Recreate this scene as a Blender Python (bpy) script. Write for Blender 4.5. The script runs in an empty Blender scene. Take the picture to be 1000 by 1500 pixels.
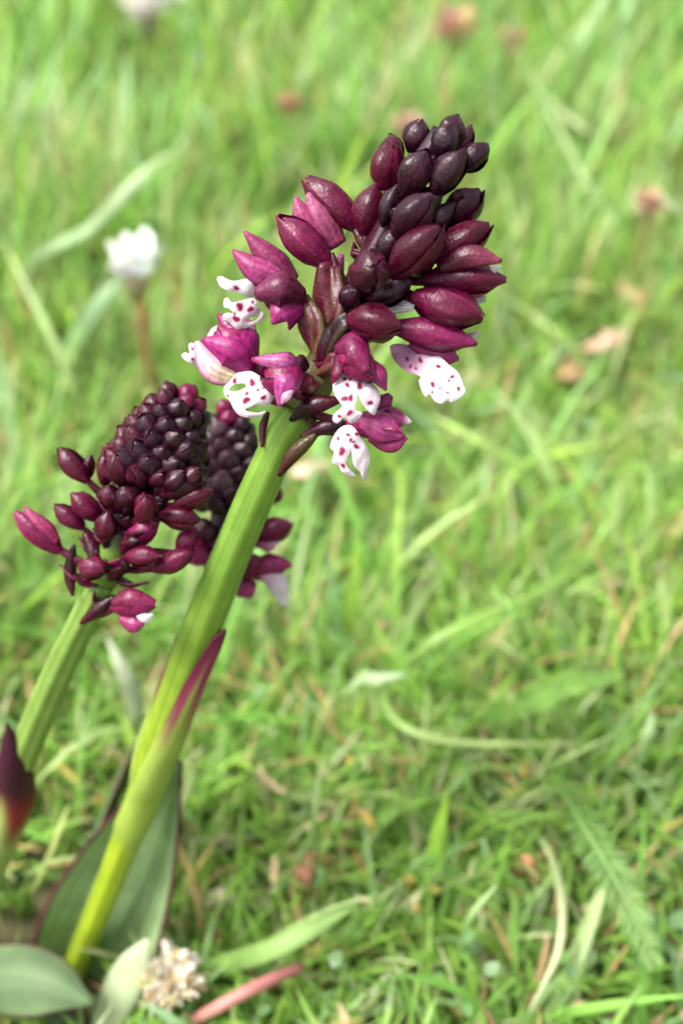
import bpy, math, random
import numpy as np
from mathutils import Vector, Matrix
from mathutils.geometry import delaunay_2d_cdt

random.seed(7)
rng = np.random.default_rng(11)
SC = bpy.context.scene
COL = SC.collection

# ------------------------------------------------------------------ camera
CAM_H, PITCH, FPX = 0.165, math.radians(40.0), 1811.0
cam_d = bpy.data.cameras.new('camera')
cam = bpy.data.objects.new('camera', cam_d)
COL.objects.link(cam)
cam.location = (0, 0, CAM_H)
cam.rotation_euler = (math.radians(90) - PITCH, 0, 0)
cam_d.sensor_fit = 'VERTICAL'
cam_d.sensor_height = 36.0
cam_d.lens = 36.0 * FPX / 1500.0
cam_d.clip_start = 0.005
cam_d.clip_end = 200.0
cam_d.dof.use_dof = True
cam_d.dof.focus_distance = 0.1150
cam_d.dof.aperture_fstop = 18.0
SC.camera = cam

# ------------------------------------------------------------------ sky, sun, exposure
SUN_EL, SUN_AZ = math.radians(60), math.radians(-105)     # azimuth from +Y towards +X
w = bpy.data.worlds.new('World'); SC.world = w; w.use_nodes = True
nt = w.node_tree; nt.nodes.clear()
sky = nt.nodes.new('ShaderNodeTexSky'); sky.sky_type = 'NISHITA'; sky.sun_disc = False
sky.sun_elevation = SUN_EL; sky.sun_rotation = SUN_AZ
sky.air_density = 1.0; sky.dust_density = 6.0; sky.ozone_density = 1.0
hs = nt.nodes.new('ShaderNodeHueSaturation'); hs.inputs['Saturation'].default_value = 0.25
bg = nt.nodes.new('ShaderNodeBackground'); bg.inputs['Strength'].default_value = 0.11
wo = nt.nodes.new('ShaderNodeOutputWorld')
nt.links.new(sky.outputs[0], hs.inputs['Color']); nt.links.new(hs.outputs[0], bg.inputs['Color'])
nt.links.new(bg.outputs[0], wo.inputs['Surface'])
sl = bpy.data.lights.new('sun', 'SUN'); sl.energy = 1.5; sl.angle = math.radians(26); sl.color = (1.0, 0.96, 0.9)
so = bpy.data.objects.new('sun', sl); COL.objects.link(so)
sd = Vector((math.sin(SUN_AZ) * math.cos(SUN_EL), math.cos(SUN_AZ) * math.cos(SUN_EL), math.sin(SUN_EL)))
so.rotation_euler = sd.to_track_quat('Z', 'Y').to_euler(); so.location = sd * 5
SC.view_settings.view_transform = 'Standard'; SC.view_settings.look = 'None'
SC.view_settings.gamma = 1.0; SC.view_settings.use_curve_mapping = False
SC.view_settings.exposure = 1.82
SC.render.engine = 'CYCLES'
SC.cycles.use_denoising = True
SC.cycles.max_bounces = 6
SC.cycles.diffuse_bounces = 3
SC.cycles.transmission_bounces = 4
SC.cycles.transparent_max_bounces = 8

# ------------------------------------------------------------------ measuring helpers
FWD = Vector((0, math.cos(PITCH), -math.sin(PITCH)))
UPV = Vector((0, math.sin(PITCH), math.cos(PITCH)))
RGT = Vector((1, 0, 0))
CP = Vector((0, 0, CAM_H))
TOCAM = -FWD


def P(px, py, d):
    """a point of the place that lies d metres deep along the line of sight through a photo pixel"""
    return CP + d * (FWD + RGT * ((px - 500) / FPX) + UPV * ((750 - py) / FPX))


def G(px, py, h=0.0):
    """a point of the place at height h (metres) above the ground"""
    r = FWD + RGT * ((px - 500) / FPX) + UPV * ((750 - py) / FPX)
    return CP + r * ((h - CAM_H) / r.z)


def lerp(a, b, t):
    return tuple(x + (y - x) * t for x, y in zip(a, b))


def sstep(a, b, x):
    t = min(1.0, max(0.0, (x - a) / (b - a)))
    return t * t * (3 - 2 * t)


def table(u, tb):
    for (u0, v0), (u1, v1) in zip(tb, tb[1:]):
        if u <= u1:
            t = (u - u0) / (u1 - u0)
            t = t * t * (3 - 2 * t) * 0.35 + t * 0.65
            return v0 + (v1 - v0) * t
    return tb[-1][1]


def spline(pts, n):
    """n+1 points along a Catmull-Rom curve through pts (tuples of any length)"""
    pts = [tuple(p) for p in pts]
    if len(pts) == 2:
        return [lerp(pts[0], pts[1], i / n) for i in range(n + 1)]
    m = len(pts) - 1
    ex = [tuple(2 * a - b for a, b in zip(pts[0], pts[1]))] + pts + [tuple(2 * a - b for a, b in zip(pts[-1], pts[-2]))]
    out = []
    for i in range(n + 1):
        s = i / n * m
        k = min(int(s), m - 1); t = s - k
        p0, p1, p2, p3 = ex[k:k + 4]
        out.append(tuple(0.5 * (2 * b + (c - a) * t + (2 * a - 5 * b + 4 * c - d) * t * t + (3 * b - a - 3 * c + d) * t ** 3)
                         for a, b, c, d in zip(p0, p1, p2, p3)))
    return out


# ------------------------------------------------------------------ materials
def mat_new(name):
    m = bpy.data.materials.new(name); m.use_nodes = True
    t = m.node_tree; t.nodes.clear()
    return m, t, t.nodes, t.links


def plant_mat(name, rough=0.45, spec=0.4, transl=0.2, sheen=0.0, bump=0.15, bscale=2500, var=0.35, vscale=900,
              tsat=1.0, tval=1.0, sss=0.0):
    """colour from the mesh's own Col attribute, broken up by noise; some light passes through"""
    m, t, N, L = mat_new(name)
    out = N.new('ShaderNodeOutputMaterial')
    at = N.new('ShaderNodeAttribute'); at.attribute_name = 'Col'
    tc = N.new('ShaderNodeTexCoord')
    nz = N.new('ShaderNodeTexNoise'); nz.inputs['Scale'].default_value = vscale; nz.inputs['Detail'].default_value = 4
    L.new(tc.outputs['Object'], nz.inputs['Vector'])
    mr = N.new('ShaderNodeMapRange'); mr.inputs[1].default_value = 0.3; mr.inputs[2].default_value = 0.7
    mr.inputs[3].default_value = 1 - var; mr.inputs[4].default_value = 1 + var
    L.new(nz.outputs[0], mr.inputs[0])
    mul = N.new('ShaderNodeMix'); mul.data_type = 'RGBA'; mul.blend_type = 'MULTIPLY'; mul.inputs[0].default_value = 1
    L.new(at.outputs['Color'], mul.inputs[6]); L.new(mr.outputs[0], mul.inputs[7])
    p = N.new('ShaderNodeBsdfPrincipled')
    p.inputs['Roughness'].default_value = rough; p.inputs['Specular IOR Level'].default_value = spec
    if sheen:
        p.inputs['Sheen Weight'].default_value = sheen; p.inputs['Sheen Roughness'].default_value = 0.5
    if sss:
        p.inputs['Subsurface Weight'].default_value = sss
        p.inputs['Subsurface Radius'].default_value = (1, .5, .5); p.inputs['Subsurface Scale'].default_value = 0.0008
    L.new(mul.outputs[2], p.inputs['Base Color'])
    rv = N.new('ShaderNodeMapRange'); rv.inputs[1].default_value = 0.3; rv.inputs[2].default_value = 0.7
    rv.inputs[3].default_value = max(.05, rough - .12); rv.inputs[4].default_value = min(1, rough + .16)
    L.new(nz.outputs[0], rv.inputs[0]); L.new(rv.outputs[0], p.inputs['Roughness'])
    n2 = N.new('ShaderNodeTexNoise'); n2.inputs['Scale'].default_value = bscale; n2.inputs['Detail'].default_value = 3
    L.new(tc.outputs['Object'], n2.inputs['Vector'])
    bp = N.new('ShaderNodeBump'); bp.inputs['Strength'].default_value = bump; bp.inputs['Distance'].default_value = 0.0003
    L.new(n2.outputs[0], bp.inputs['Height']); L.new(bp.outputs[0], p.inputs['Normal'])
    if transl:
        tr = N.new('ShaderNodeBsdfTranslucent')
        h = N.new('ShaderNodeHueSaturation'); h.inputs['Saturation'].default_value = tsat; h.inputs['Value'].default_value = tval
        L.new(mul.outputs[2], h.inputs['Color']); L.new(h.outputs[0], tr.inputs['Color'])
        mx = N.new('ShaderNodeMixShader'); mx.inputs[0].default_value = transl
        L.new(p.outputs[0], mx.inputs[1]); L.new(tr.outputs[0], mx.inputs[2]); L.new(mx.outputs[0], out.inputs[0])
    else:
        L.new(p.outputs[0], out.inputs[0])
    return m


M_PETAL = plant_mat('petal', rough=0.33, spec=0.34, transl=0.18, sheen=0.0, bump=0.30, bscale=2600, var=0.28, vscale=1400, tval=1.5)
M_LIP = plant_mat('lip', rough=0.55, spec=0.25, transl=0.35, bump=0.25, bscale=2600, var=0.08, vscale=1500)
M_STEM = plant_mat('stem', rough=0.40, spec=0.4, transl=0.12, bump=0.18, bscale=3500, var=0.14, vscale=400, tval=1.3, sss=0.15)
M_LEAF = plant_mat('leaf', rough=0.55, spec=0.3, transl=0.25, bump=0.2, bscale=1500, var=0.15, vscale=250, tval=1.3)
M_GRASS = plant_mat('grass', rough=0.42, spec=0.45, transl=0.42, bump=0.0, var=0.25, vscale=120, tval=1.35)
M_DRY = plant_mat('dry_plant', rough=0.8, spec=0.2, transl=0.2, bump=0.3, bscale=1200, var=0.3, vscale=500)


def ground_mat():
    m, t, N, L = mat_new('soil')
    out = N.new('ShaderNodeOutputMaterial'); p = N.new('ShaderNodeBsdfPrincipled')
    tc = N.new('ShaderNodeTexCoord')
    n1 = N.new('ShaderNodeTexNoise'); n1.inputs['Scale'].default_value = 60; n1.inputs['Detail'].default_value = 8
    L.new(tc.outputs['Object'], n1.inputs['Vector'])
    r = N.new('ShaderNodeValToRGB')
    e = r.color_ramp.elements
    e[0].position = 0.35; e[0].color = (0.06, 0.042, 0.025, 1)
    e[1].position = 0.65; e[1].color = (0.12, 0.115, 0.045, 1)
    L.new(n1.outputs[0], r.inputs[0])
    # beyond the built turf the sheet reads as meadow
    sx = N.new('ShaderNodeVectorMath'); sx.operation = 'LENGTH'; L.new(tc.outputs['Object'], sx.inputs[0])
    mr = N.new('ShaderNodeMapRange'); mr.inputs[1].default_value = 0.9; mr.inputs[2].default_value = 1.6
    L.new(sx.outputs['Value'], mr.inputs[0])
    n2 = N.new('ShaderNodeTexNoise'); n2.inputs['Scale'].default_value = 25; n2.inputs['Detail'].default_value = 6
    L.new(tc.outputs['Object'], n2.inputs['Vector'])
    r2 = N.new('ShaderNodeValToRGB'); e = r2.color_ramp.elements
    e[0].position = 0.3; e[0].color = (0.06, 0.12, 0.02, 1); e[1].position = 0.7; e[1].color = (0.15, 0.24, 0.05, 1)
    L.new(n2.outputs[0], r2.inputs[0])
    mx = N.new('ShaderNodeMix'); mx.data_type = 'RGBA'
    L.new(mr.outputs[0], mx.inputs[0]); L.new(r.outputs[0], mx.inputs[6]); L.new(r2.outputs[0], mx.inputs[7])
    L.new(mx.outputs[2], p.inputs['Base Color']); p.inputs['Roughness'].default_value = 0.9
    b = N.new('ShaderNodeBump'); b.inputs['Strength'].default_value = 0.6; b.inputs['Distance'].default_value = 0.003
    n3 = N.new('ShaderNodeTexNoise'); n3.inputs['Scale'].default_value = 300; n3.inputs['Detail'].default_value = 5
    L.new(tc.outputs['Object'], n3.inputs['Vector']); L.new(n3.outputs[0], b.inputs['Height']); L.new(b.outputs[0], p.inputs['Normal'])
    L.new(p.outputs[0], out.inputs[0])
    return m


# ------------------------------------------------------------------ mesh helpers
WPOS = {}


def link(name, me, mat, parent=None, org=None):
    """links a mesh whose vertices are relative to org (world); a child is placed relative to its parent"""
    o = bpy.data.objects.new(name, me); COL.objects.link(o)
    if mat and not me.materials:
        me.materials.append(mat)
    org = Vector(org) if org is not None else Vector((0, 0, 0))
    WPOS[o.name] = org
    if parent is not None:
        o.parent = parent
        o.location = org - WPOS[parent.name]
    else:
        o.location = org
    return o


class MB:
    """collects vertices (with colour) and faces of ONE mesh, in world metres"""
    def __init__(s):
        s.v = []; s.c = []; s.f = []

    def vert(s, p, c):
        s.v.append(p); s.c.append((c[0], c[1], c[2], 1.0)); return len(s.v) - 1

    def grid(s, rows, cols=None, close=False):
        """rows: list of lists of vertex ids"""
        for a, b in zip(rows, rows[1:]):
            n = len(a)
            for j in range(n if close else n - 1):
                k = (j + 1) % n
                s.f.append((a[j], a[k], b[k], b[j]))

    def build(s, name, mat, parent=None, org=None, label=None):
        me = bpy.data.meshes.new(name)
        arr = np.array([tuple(p) for p in s.v])
        o_ = Vector(org) if org is not None else Vector(arr.mean(axis=0))
        me.from_pydata([tuple(Vector(p) - o_) for p in s.v], [], s.f)
        ca = me.color_attributes.new('Col', 'FLOAT_COLOR', 'POINT')
        ca.data.foreach_set('color', np.array(s.c, dtype=np.float32).ravel())
        me.polygons.foreach_set('use_smooth', [True] * len(me.polygons))
        me.update()
        o = link(name, me, mat, parent, o_)
        if label:
            o['label'] = label
        return o


def thing(name, label, cat, loc=(0, 0, 0), group=None):
    o = bpy.data.objects.new(name, None); COL.objects.link(o)
    o.empty_display_size = 0.01
    o.location = loc; WPOS[o.name] = Vector(loc)
    o['label'] = label; o['category'] = cat
    if group: o['group'] = group
    return o


def tag(o, label, cat, group=None):
    o['label'] = label; o['category'] = cat
    if group: o['group'] = group
    return o


def frames(cs, nh):
    """tangent / side / normal along centre points, normal kept near the hint"""
    out = []
    n = len(cs)
    for i in range(n):
        T = (cs[min(i + 1, n - 1)] - cs[max(i - 1, 0)]).normalized()
        S = T.cross(nh)
        if S.length < 1e-6:
            S = T.cross(Vector((0.3, 0.9, 0.1)))
        S.normalize()
        out.append((T, S, S.cross(T).normalized()))
    return out


def mb_petal(pts, widths, nh, arc=40, col=None, thick=0.00022, nu=14, nv=8, ruffle=0.0, keel=0.0, mb=None, twist=0.0):
    """a lanceolate organ: mid line pts (world), widths (m) along it, outer side towards nh, section bent over arc degrees"""
    mb = mb or MB()
    cs = [Vector(p) for p in spline(pts, nu)]
    wl = [q[0] for q in spline([(x,) for x in widths], nu)]
    fr = frames(cs, nh)
    A = math.radians(arc)
    ph = random.uniform(0, 6.28)
    front, back = [], []
    for i, c in enumerate(cs):
        u = i / nu
        T, S, N = fr[i]
        if twist:
            q = Matrix.Rotation(twist * u, 3, T); S = q @ S; N = q @ N
        hw = max(wl[i], 1e-5) / 2
        R = hw / math.sin(min(A, math.pi / 2))
        rf, rb = [], []
        for j in range(nv + 1):
            v = 2 * j / nv - 1
            a = v * A
            k = keel * hw * math.exp(-(v / 0.16) ** 2)
            wob = ruffle * hw * v * v * math.sin(ph + 9 * u + 2.5 * v)
            p = c + S * (R * math.sin(a)) + N * (R * (math.cos(a) - 1) + k + wob)
            q = c + S * ((R - thick) * math.sin(a)) + N * ((R - thick) * math.cos(a) - R + k + wob)
            cc = col(u, v)
            rf.append(mb.vert(p, cc)); rb.append(mb.vert(q, col(u, v) if not hasattr(col, 'inner') else col.inner(u, v)))
        front.append(rf); back.append(rb[::-1])
    mb.grid(front); mb.grid(back)
    for a, b in zip(range(nu), range(1, nu + 1)):
        mb.f.append((front[a][-1], back[a][0], back[b][0], front[b][-1]))
        mb.f.append((front[b][0], back[b][-1], back[a][-1], front[a][0]))
    for r in (0, nu):
        for j in range(nv):
            fq = (front[r][j], front[r][j + 1], back[r][nv - j - 1], back[r][nv - j])
            mb.f.append(fq if r else fq[::-1])
    return mb


def mb_tube(pts, radii, col, nu=20, ns=14, ridges=0, rd=0.0, twist=0.0, mb=None, wob=0.0, cap=True):
    mb = mb or MB()
    cs = [Vector(p) for p in spline(pts, nu)]
    rt = [(i / (len(radii) - 1), x) for i, x in enumerate(radii)]
    fr = frames(cs, TOCAM)
    rows = []
    ph = random.uniform(0, 6)
    for i, c in enumerate(cs):
        u = i / nu
        T, S, N = fr[i]
        r0 = table(u, rt)
        row = []
        for j in range(ns):
            a = 2 * math.pi * j / ns
            rr = r0 * (1 + wob * math.sin(ph + u * 11))
            f = 0
            if ridges:
                f = math.cos(ridges * (a + twist * u))
                rr *= 1 + rd * f
            row.append(mb.vert(c + S * (rr * math.cos(a)) + N * (rr * math.sin(a)), col(u, a, f)))
        rows.append(row)
    mb.grid(rows, close=True)
    if cap:
        a = mb.vert(cs[0], col(0, 0, 0)); b = mb.vert(cs[-1], col(1, 0, 0))
        for j in range(ns):
            mb.f.append((a, rows[0][(j + 1) % ns], rows[0][j])); mb.f.append((b, rows[-1][j], rows[-1][(j + 1) % ns]))
    return mb


# colours (linear, the things' own)
DARK = (0.0115, 0.0017, 0.0075)
WINE = (0.064, 0.0014, 0.0145)
MAGE = (0.19, 0.005, 0.062)
PINK = (0.44, 0.055, 0.21)
WHITE = (0.66, 0.61, 0.64)
SPOT = (0.20, 0.003, 0.045)
GREEN = (0.145, 0.265, 0.035)
GREEN_D = (0.12, 0.22, 0.03)
LIME = (0.30, 0.40, 0.022)


def shade3(k):
    """0 = nearly black bud, 0.5 = wine, 1 = magenta"""
    return lerp(DARK, WINE, k * 2) if k < 0.5 else lerp(WINE, MAGE, k * 2 - 1)


PROF = [(0, .34), (.12, .62), (.3, .92), (.47, 1.0), (.64, .96), (.79, .75), (.89, .47), (.955, .26), (1.0, .11)]
ROUND = [(0, .40), (.12, .74), (.3, .98), (.5, 1.0), (.7, .9), (.85, .66), (.95, .36), (1.0, .1)]


def bud_sepal(base, ax, X, Y, Ln, R, roll, k, prof, half=66, opening=0.0, hookv=None, hook=0.0, nu=13, nv=8, spiral=0.11, mb=None,
              pale=0.0, scale=1.0):
    mb = mb or MB()
    hv = random.uniform(-.04, .04)
    w1, w2, w3 = (random.uniform(0, 6.28) for _ in range(3))
    tipk = random.uniform(-.07, .05)
    fl = random.uniform(0, .12)
    rows = []
    A = math.radians(half)
    for i in range(nu + 1):
        u = i / nu
        row = []
        for j in range(nv + 1):
            v = 2 * j / nv - 1
            nar = 1.0 if u < .6 else 1 - 0.35 * ((u - .6) / .4) ** 2
            a = roll + v * A * nar
            edge = sstep(.72, 1, abs(v))
            r = R * table(u, prof) * scale * (1 + spiral * v + 0.13 * math.exp(-(v / .22) ** 2) * sstep(.1, .6, u) + hv)
            r *= 1 + .035 * math.sin(4 * u + 2 * v + w1) + .02 * math.sin(9 * u - 3 * v + w2) + .022 * math.sin(15 * v + w3 + 2 * u) * sstep(0, .3, u)
            r += R * (opening * u ** 2.5 + fl * u ** 8)
            c = base + ax * (Ln * (u + tipk * u * u))
            if hookv is not None:
                c = c + hookv * (hook * Ln * (u * u - .3 * u))
            p = c + X * (r * math.cos(a)) + Y * (r * math.sin(a))
            kk = k + 0.34 * (1 - u) * (k - .12) / (.3 + k) + .03 * u  # base redder, but darker on the darkest buds: painted shade inside the spike
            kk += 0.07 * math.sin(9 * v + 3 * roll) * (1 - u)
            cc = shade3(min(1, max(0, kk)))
            ve = 1 - .22 * (.5 + .5 * math.cos(17 * v + w3))
            cc = (cc[0] * ve, cc[1] * ve, cc[2] * ve)
            cc = lerp(cc, (cc[0] * 2 + .03, cc[1] * 2 + .008, cc[2] * 2 + .016), 0.75 * edge * sstep(.2, .6, u))
            if pale:
                cc = lerp(cc, PINK, pale * sstep(.5, 1, u) * (.4 + .6 * edge))
            row.append(mb.vert(p, cc))
        rows.append(row)
    mb.grid(rows)
    return mb


def basis(ax, roll=0.0):
    X = ax.cross(TOCAM)
    if X.length < 0.05: X = ax.cross(Vector((0, 0, 1)))
    X.normalize(); Y = X.cross(ax).normalized()        # Y is the side seen from the path
    if Y.dot(TOCAM) < 0: Y = -Y
    return X, Y


def mb_core(base, ax, X, Y, Ln, R, k, prof, mb=None):
    mb = mb or MB()
    rows = []
    for i in range(9):
        u = i / 8
        r = R * .86 * table(u, prof)
        rows.append([mb.vert(base + ax * (Ln * .97 * u) + X * (r * math.cos(a)) + Y * (r * math.sin(a)), shade3(k * .6))
                     for a in [2 * math.pi * q / 10 for q in range(10)]])
    mb.grid(rows, close=True)
    t = mb.vert(base + ax * Ln * .98, shade3(k * .6))
    for q in range(10): mb.f.append((rows[-1][q], rows[-1][(q + 1) % 10], t))
    return mb


class Plant:
    """one orchid: knows the depth of its spike axis so that buds are placed round it in metres"""
    def __init__(s, root, axis):
        s.root = root; s.axis = axis                    # axis: [(px, py, depth)] bottom to top

    def near(s, px, py):
        best = None
        for (x0, y0, d0), (x1, y1, d1) in zip(s.axis, s.axis[1:]):
            t = ((px - x0) * (x1 - x0) + (py - y0) * (y1 - y0)) / ((x1 - x0) ** 2 + (y1 - y0) ** 2)
            t = min(1, max(0, t))
            q = lerp((x0, y0, d0), (x1, y1, d1), t)
            e = (q[0] - px) ** 2 + (q[1] - py) ** 2
            if best is None or e < best[0]: best = (e, q)
        return best[1]

    def W(s, p):
        """(px, py, mm off the axis depth; minus is towards the viewer) -> world"""
        return P(p[0], p[1], s.near(p[0], p[1])[2] + p[2] * 0.001)

    def S(s, p, px):
        return px / FPX * (s.near(p[0], p[1])[2] + p[2] * .001)

    def ovary(s, base, k, r, root=None, mb=None, end=None):
        b = end if end is not None else s.W(base)
        if root is None:
            q = s.near(base[0], base[1])
            a0, a1 = s.axis[0], s.axis[-1]
            dx, dy = a1[0] - a0[0], a1[1] - a0[1]; l = math.hypot(dx, dy)
            rp = s.near(q[0] - dx / l * 22, q[1] - dy / l * 22)
            root = P(*rp)
        else:
            root = s.W(root)
        mid = (root + b) / 2 + UPV * 0.0004 - Vector((0, 0, .0006))
        lo, hi = shade3(k), (0.13, 0.10, 0.03)
        def col(u, a, f):
            return lerp(lerp(hi, lo, .55 + .45 * u), lo, .5 - .5 * f)
        return mb_tube([root, mid, b], [r * .8, r * .95, r * 1.05, r * .7], col, nu=10, ns=12, ridges=3, rd=.16, twist=2.2, mb=mb)

    def bract(s, parent, base, k, Ln=0.0045):
        q = s.near(base[0], base[1])
        a0, a1 = s.axis[0], s.axis[-1]
        dx, dy = a1[0] - a0[0], a1[1] - a0[1]; l = math.hypot(dx, dy)
        rp = s.near(q[0] - dx / l * 26, q[1] - dy / l * 26)
        r = P(*rp); b = s.W(base)
        d = (b - r)
        if d.length < 1e-5: return
        out = d.normalized()
        down = -(P(*s.axis[-1]) - P(*s.axis[0])).normalized()
        off = (down - out * down.dot(out)).normalized()
        e = r + d * .95 + off * .0012
        mb_petal([r, (r + e) / 2 + off * .0010, e], [.0012, .0022, .0016, .0002], off, arc=50,
                 col=lambda u, v: shade3(k * .8 + .1 * v), nu=8, nv=4).build('bract', M_PETAL, parent)

    def bud(s, base, tip, wpx, k, roll=None, opening=0.0, hook=0.0, prof=PROF, name='bud', pale=0.0, ov_root=None, simple=False,
            label=None, bract=True, ovr=None):
        b, t = s.W(base), s.W(tip)
        if not simple: b = b + (t - b) * .07
        ax = t - b; Ln = ax.length; ax.normalize()
        X, Y = basis(ax)
        R = s.S(base, wpx) / 2 / 1.08
        roll = random.uniform(0, 2.1) if roll is None else math.radians(roll)
        hv = (X * math.cos(roll * 3) + Y * math.sin(roll * 3)) if hook == 0 else X
        hk = hook if hook else random.uniform(-.11, .11)
        mb = mb_core(b, ax, X, Y, Ln, R, k, prof)
        s.ovary(base, max(.1, k * .8), ovr or R * .36, ov_root, mb, end=b + ax * Ln * .08)
        if simple:
            for i in range(3):
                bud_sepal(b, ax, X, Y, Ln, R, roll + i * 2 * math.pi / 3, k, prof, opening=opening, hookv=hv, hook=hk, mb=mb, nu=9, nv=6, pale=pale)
            return mb.build(name, M_PETAL, s.root, label=label)
        o = mb.build(name, M_PETAL, s.root, label=label)
        for i in range(3):
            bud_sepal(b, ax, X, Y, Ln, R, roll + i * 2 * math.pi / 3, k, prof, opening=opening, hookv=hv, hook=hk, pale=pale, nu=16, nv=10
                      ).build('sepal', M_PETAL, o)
        if bract: s.bract(o, base, k)
        return o

    def petal(s, parent, pts, wpx, c0, c1, arc=45, nh=None, name='petal', tips=None, mat=None, ruffle=.03, keel=.05, stripe=None, nu=14, thick=.00022):
        ws = [s.S(pts[0], x) for x in wpx]
        def col(u, v):
            c = lerp(c0, c1, sstep(0, 1, u))
            c = lerp(c, tuple(x * .62 for x in c), (.5 + .5 * math.cos(v * 15)) ** 2)  # veins
            if stripe: c = lerp(c, stripe, sstep(.35, .9, abs(v)))
            elif mat is None: c = lerp(tuple(x * .86 for x in c), tuple(x * .42 for x in c), .8 * sstep(.78, 1, abs(v)))
            if tips: c = lerp(c, tips, sstep(.75, 1, u))
            return c
        mb = mb_petal([s.W(p) for p in pts], ws, (nh or TOCAM), arc=arc, col=col, ruffle=ruffle, keel=keel, nu=nu, nv=10, thick=thick)
        return mb.build(name, mat or M_PETAL, parent)

    def lip(s, parent, outline, spots, d0, gx=0.0, gy=0.0, curv=0.0, holes=(), conv=None, col=WHITE, tint=None, thick=0.14, step=1.25, wav=.10):
        """white spotted lip: its real outline (photo pixels), tilted gx, gy mm per pixel, bulged; a plate 0.3 mm thick"""
        cv = conv or (lambda x, y: (x, y))
        def smooth(poly):
            n = len(poly); o = []
            for i in range(n):
                p0, p1, p2, p3 = poly[i - 1], poly[i], poly[(i + 1) % n], poly[(i + 2) % n]
                for t in (0, .33, .66):
                    o.append(tuple(.5 * (2 * b + (c - a) * t + (2 * a - 5 * b + 4 * c - d) * t * t + (3 * b - a - 3 * c + d) * t ** 3)
                                   for a, b, c, d in zip(p0, p1, p2, p3)))
            return o
        loops = [smooth([cv(*p) for p in outline])] + [smooth([cv(*p) for p in h]) for h in holes]
        sp = [(*cv(x, y), r * abs(cv(1, 0)[0] - cv(0, 0)[0]) * .86) for x, y, r in spots]
        def inside(x, y):
            r = False
            for lp in loops:
                for (x0, y0), (x1, y1) in zip(lp, lp[1:] + lp[:1]):
                    if (y0 > y) != (y1 > y) and x < (x1 - x0) * (y - y0) / (y1 - y0) + x0: r = not r
            return r
        vs, es = [], []
        for lp in loops:
            b = len(vs); vs += lp
            es += [(b + i, b + (i + 1) % len(lp)) for i in range(len(lp))]
        nb = len(vs)
        xs = [p[0] for p in loops[0]]; ys = [p[1] for p in loops[0]]
        cx, cy = sum(xs) / len(xs), sum(ys) / len(ys)
        edge = np.array(vs)
        y = min(ys); row = 0
        while y < max(ys):
            x = min(xs) + (step / 2 if row % 2 else 0)
            while x < max(xs):
                if inside(x, y) and np.min(np.hypot(edge[:, 0] - x, edge[:, 1] - y)) > step * .6: vs.append((x, y))
                x += step
            y += step * .87; row += 1
        r = delaunay_2d_cdt([Vector(v) for v in vs], es, [], 0, 1e-6)
        V, F = r[0], [f for f in r[2] if inside(*(sum((r[0][i] for i in f), Vector((0, 0))) / 3))]
        half = max(max(xs) - min(xs), max(ys) - min(ys)) / 2
        mb = MB()
        base = s.near(cx, cy)[2]
        dist = lambda q: float(np.min(np.hypot(edge[:, 0] - q[0], edge[:, 1] - q[1])))
        ids = []
        for layer in (0, 1):
            row = []
            for q in V:
                e = dist(q)
                rr = ((q[0] - cx) ** 2 + (q[1] - cy) ** 2) / half ** 2
                dd = d0 + gx * (q[0] - cx) + gy * (q[1] - cy) + curv * rr
                dd += wav * math.sin(q[0] * .21 + 1) * math.cos(q[1] * .17)
                dd -= 0.13 * sstep(0, 6, e) + .05 * sstep(0, 1.5, e)                       # edges curl back
                dd += layer * thick * (.4 + .8 * sstep(0, 3, e))
                c = lerp(col, (.62, .42, .54), .45 * (.5 + .5 * math.sin(q[0] * .11 + cy) * math.cos(q[1] * .13 + cx)))
                if tint: c = lerp(col, tint[0], tint[1](q[0], q[1]))
                if layer == 0:
                    for (sx, sy, sr) in sp:
                        ang = math.atan2(q[1] - sy, q[0] - sx)
                        dq = math.hypot(q[0] - sx, q[1] - sy) / (1 + .22 * math.sin(2 * ang + sx) + .1 * math.sin(3 * ang + sy))
                        c = lerp(c, PINK, .28 * (1 - sstep(sr * 1.1, sr * 2.4, dq)))
                        c = lerp(c, SPOT, 1 - sstep(sr * .75, sr * 1.5, dq))
                row.append(mb.vert(P(q[0], q[1], base + dd * .001), c))
            ids.append(row)
        for f in F:
            mb.f.append(tuple(ids[0][i] for i in f)); mb.f.append(tuple(ids[1][i] for i in f)[::-1])
        from collections import Counter
        ec = Counter(tuple(sorted((f[i], f[(i + 1) % 3]))) for f in F for i in range(3))
        for (a, b), n in ec.items():
            if n == 1: mb.f.append((ids[0][a], ids[0][b], ids[1][b], ids[1][a]))
        return mb.build('lip', M_LIP, parent)


# ================================================================== the setting
def build_ground():
    """one sheet to the horizon, finely divided and gently uneven where the turf grows"""
    mb = MB()
    ax = sorted(set([-120, -40, -12, -4, -1.6] + [round(-0.8 + .04 * i, 3) for i in range(41)] + [1.6, 4, 12, 40, 120]))
    ay = sorted(set([-120, -40, -12, -4, -1.5] + [round(-0.5 + .04 * i, 3) for i in range(51)] + [2.4, 5, 14, 45, 120]))
    rows = []
    for y in ay:
        rows.append([mb.vert((x, y, ground_z(x, y)), (1, 1, 1)) for x in ax])
    mb.grid(rows)
    o = mb.build('ground', ground_mat(), org=(0, 0, 0)); o['kind'] = 'structure'
    return o


def ground_z(x, y):
    if abs(x) > .9 or y < -.6 or y > 1.6: return 0.0
    return 0.0025 * math.sin(x * 23 + 1.2) * math.cos(y * 19 + .4) - 0.0015


build_ground()

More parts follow.
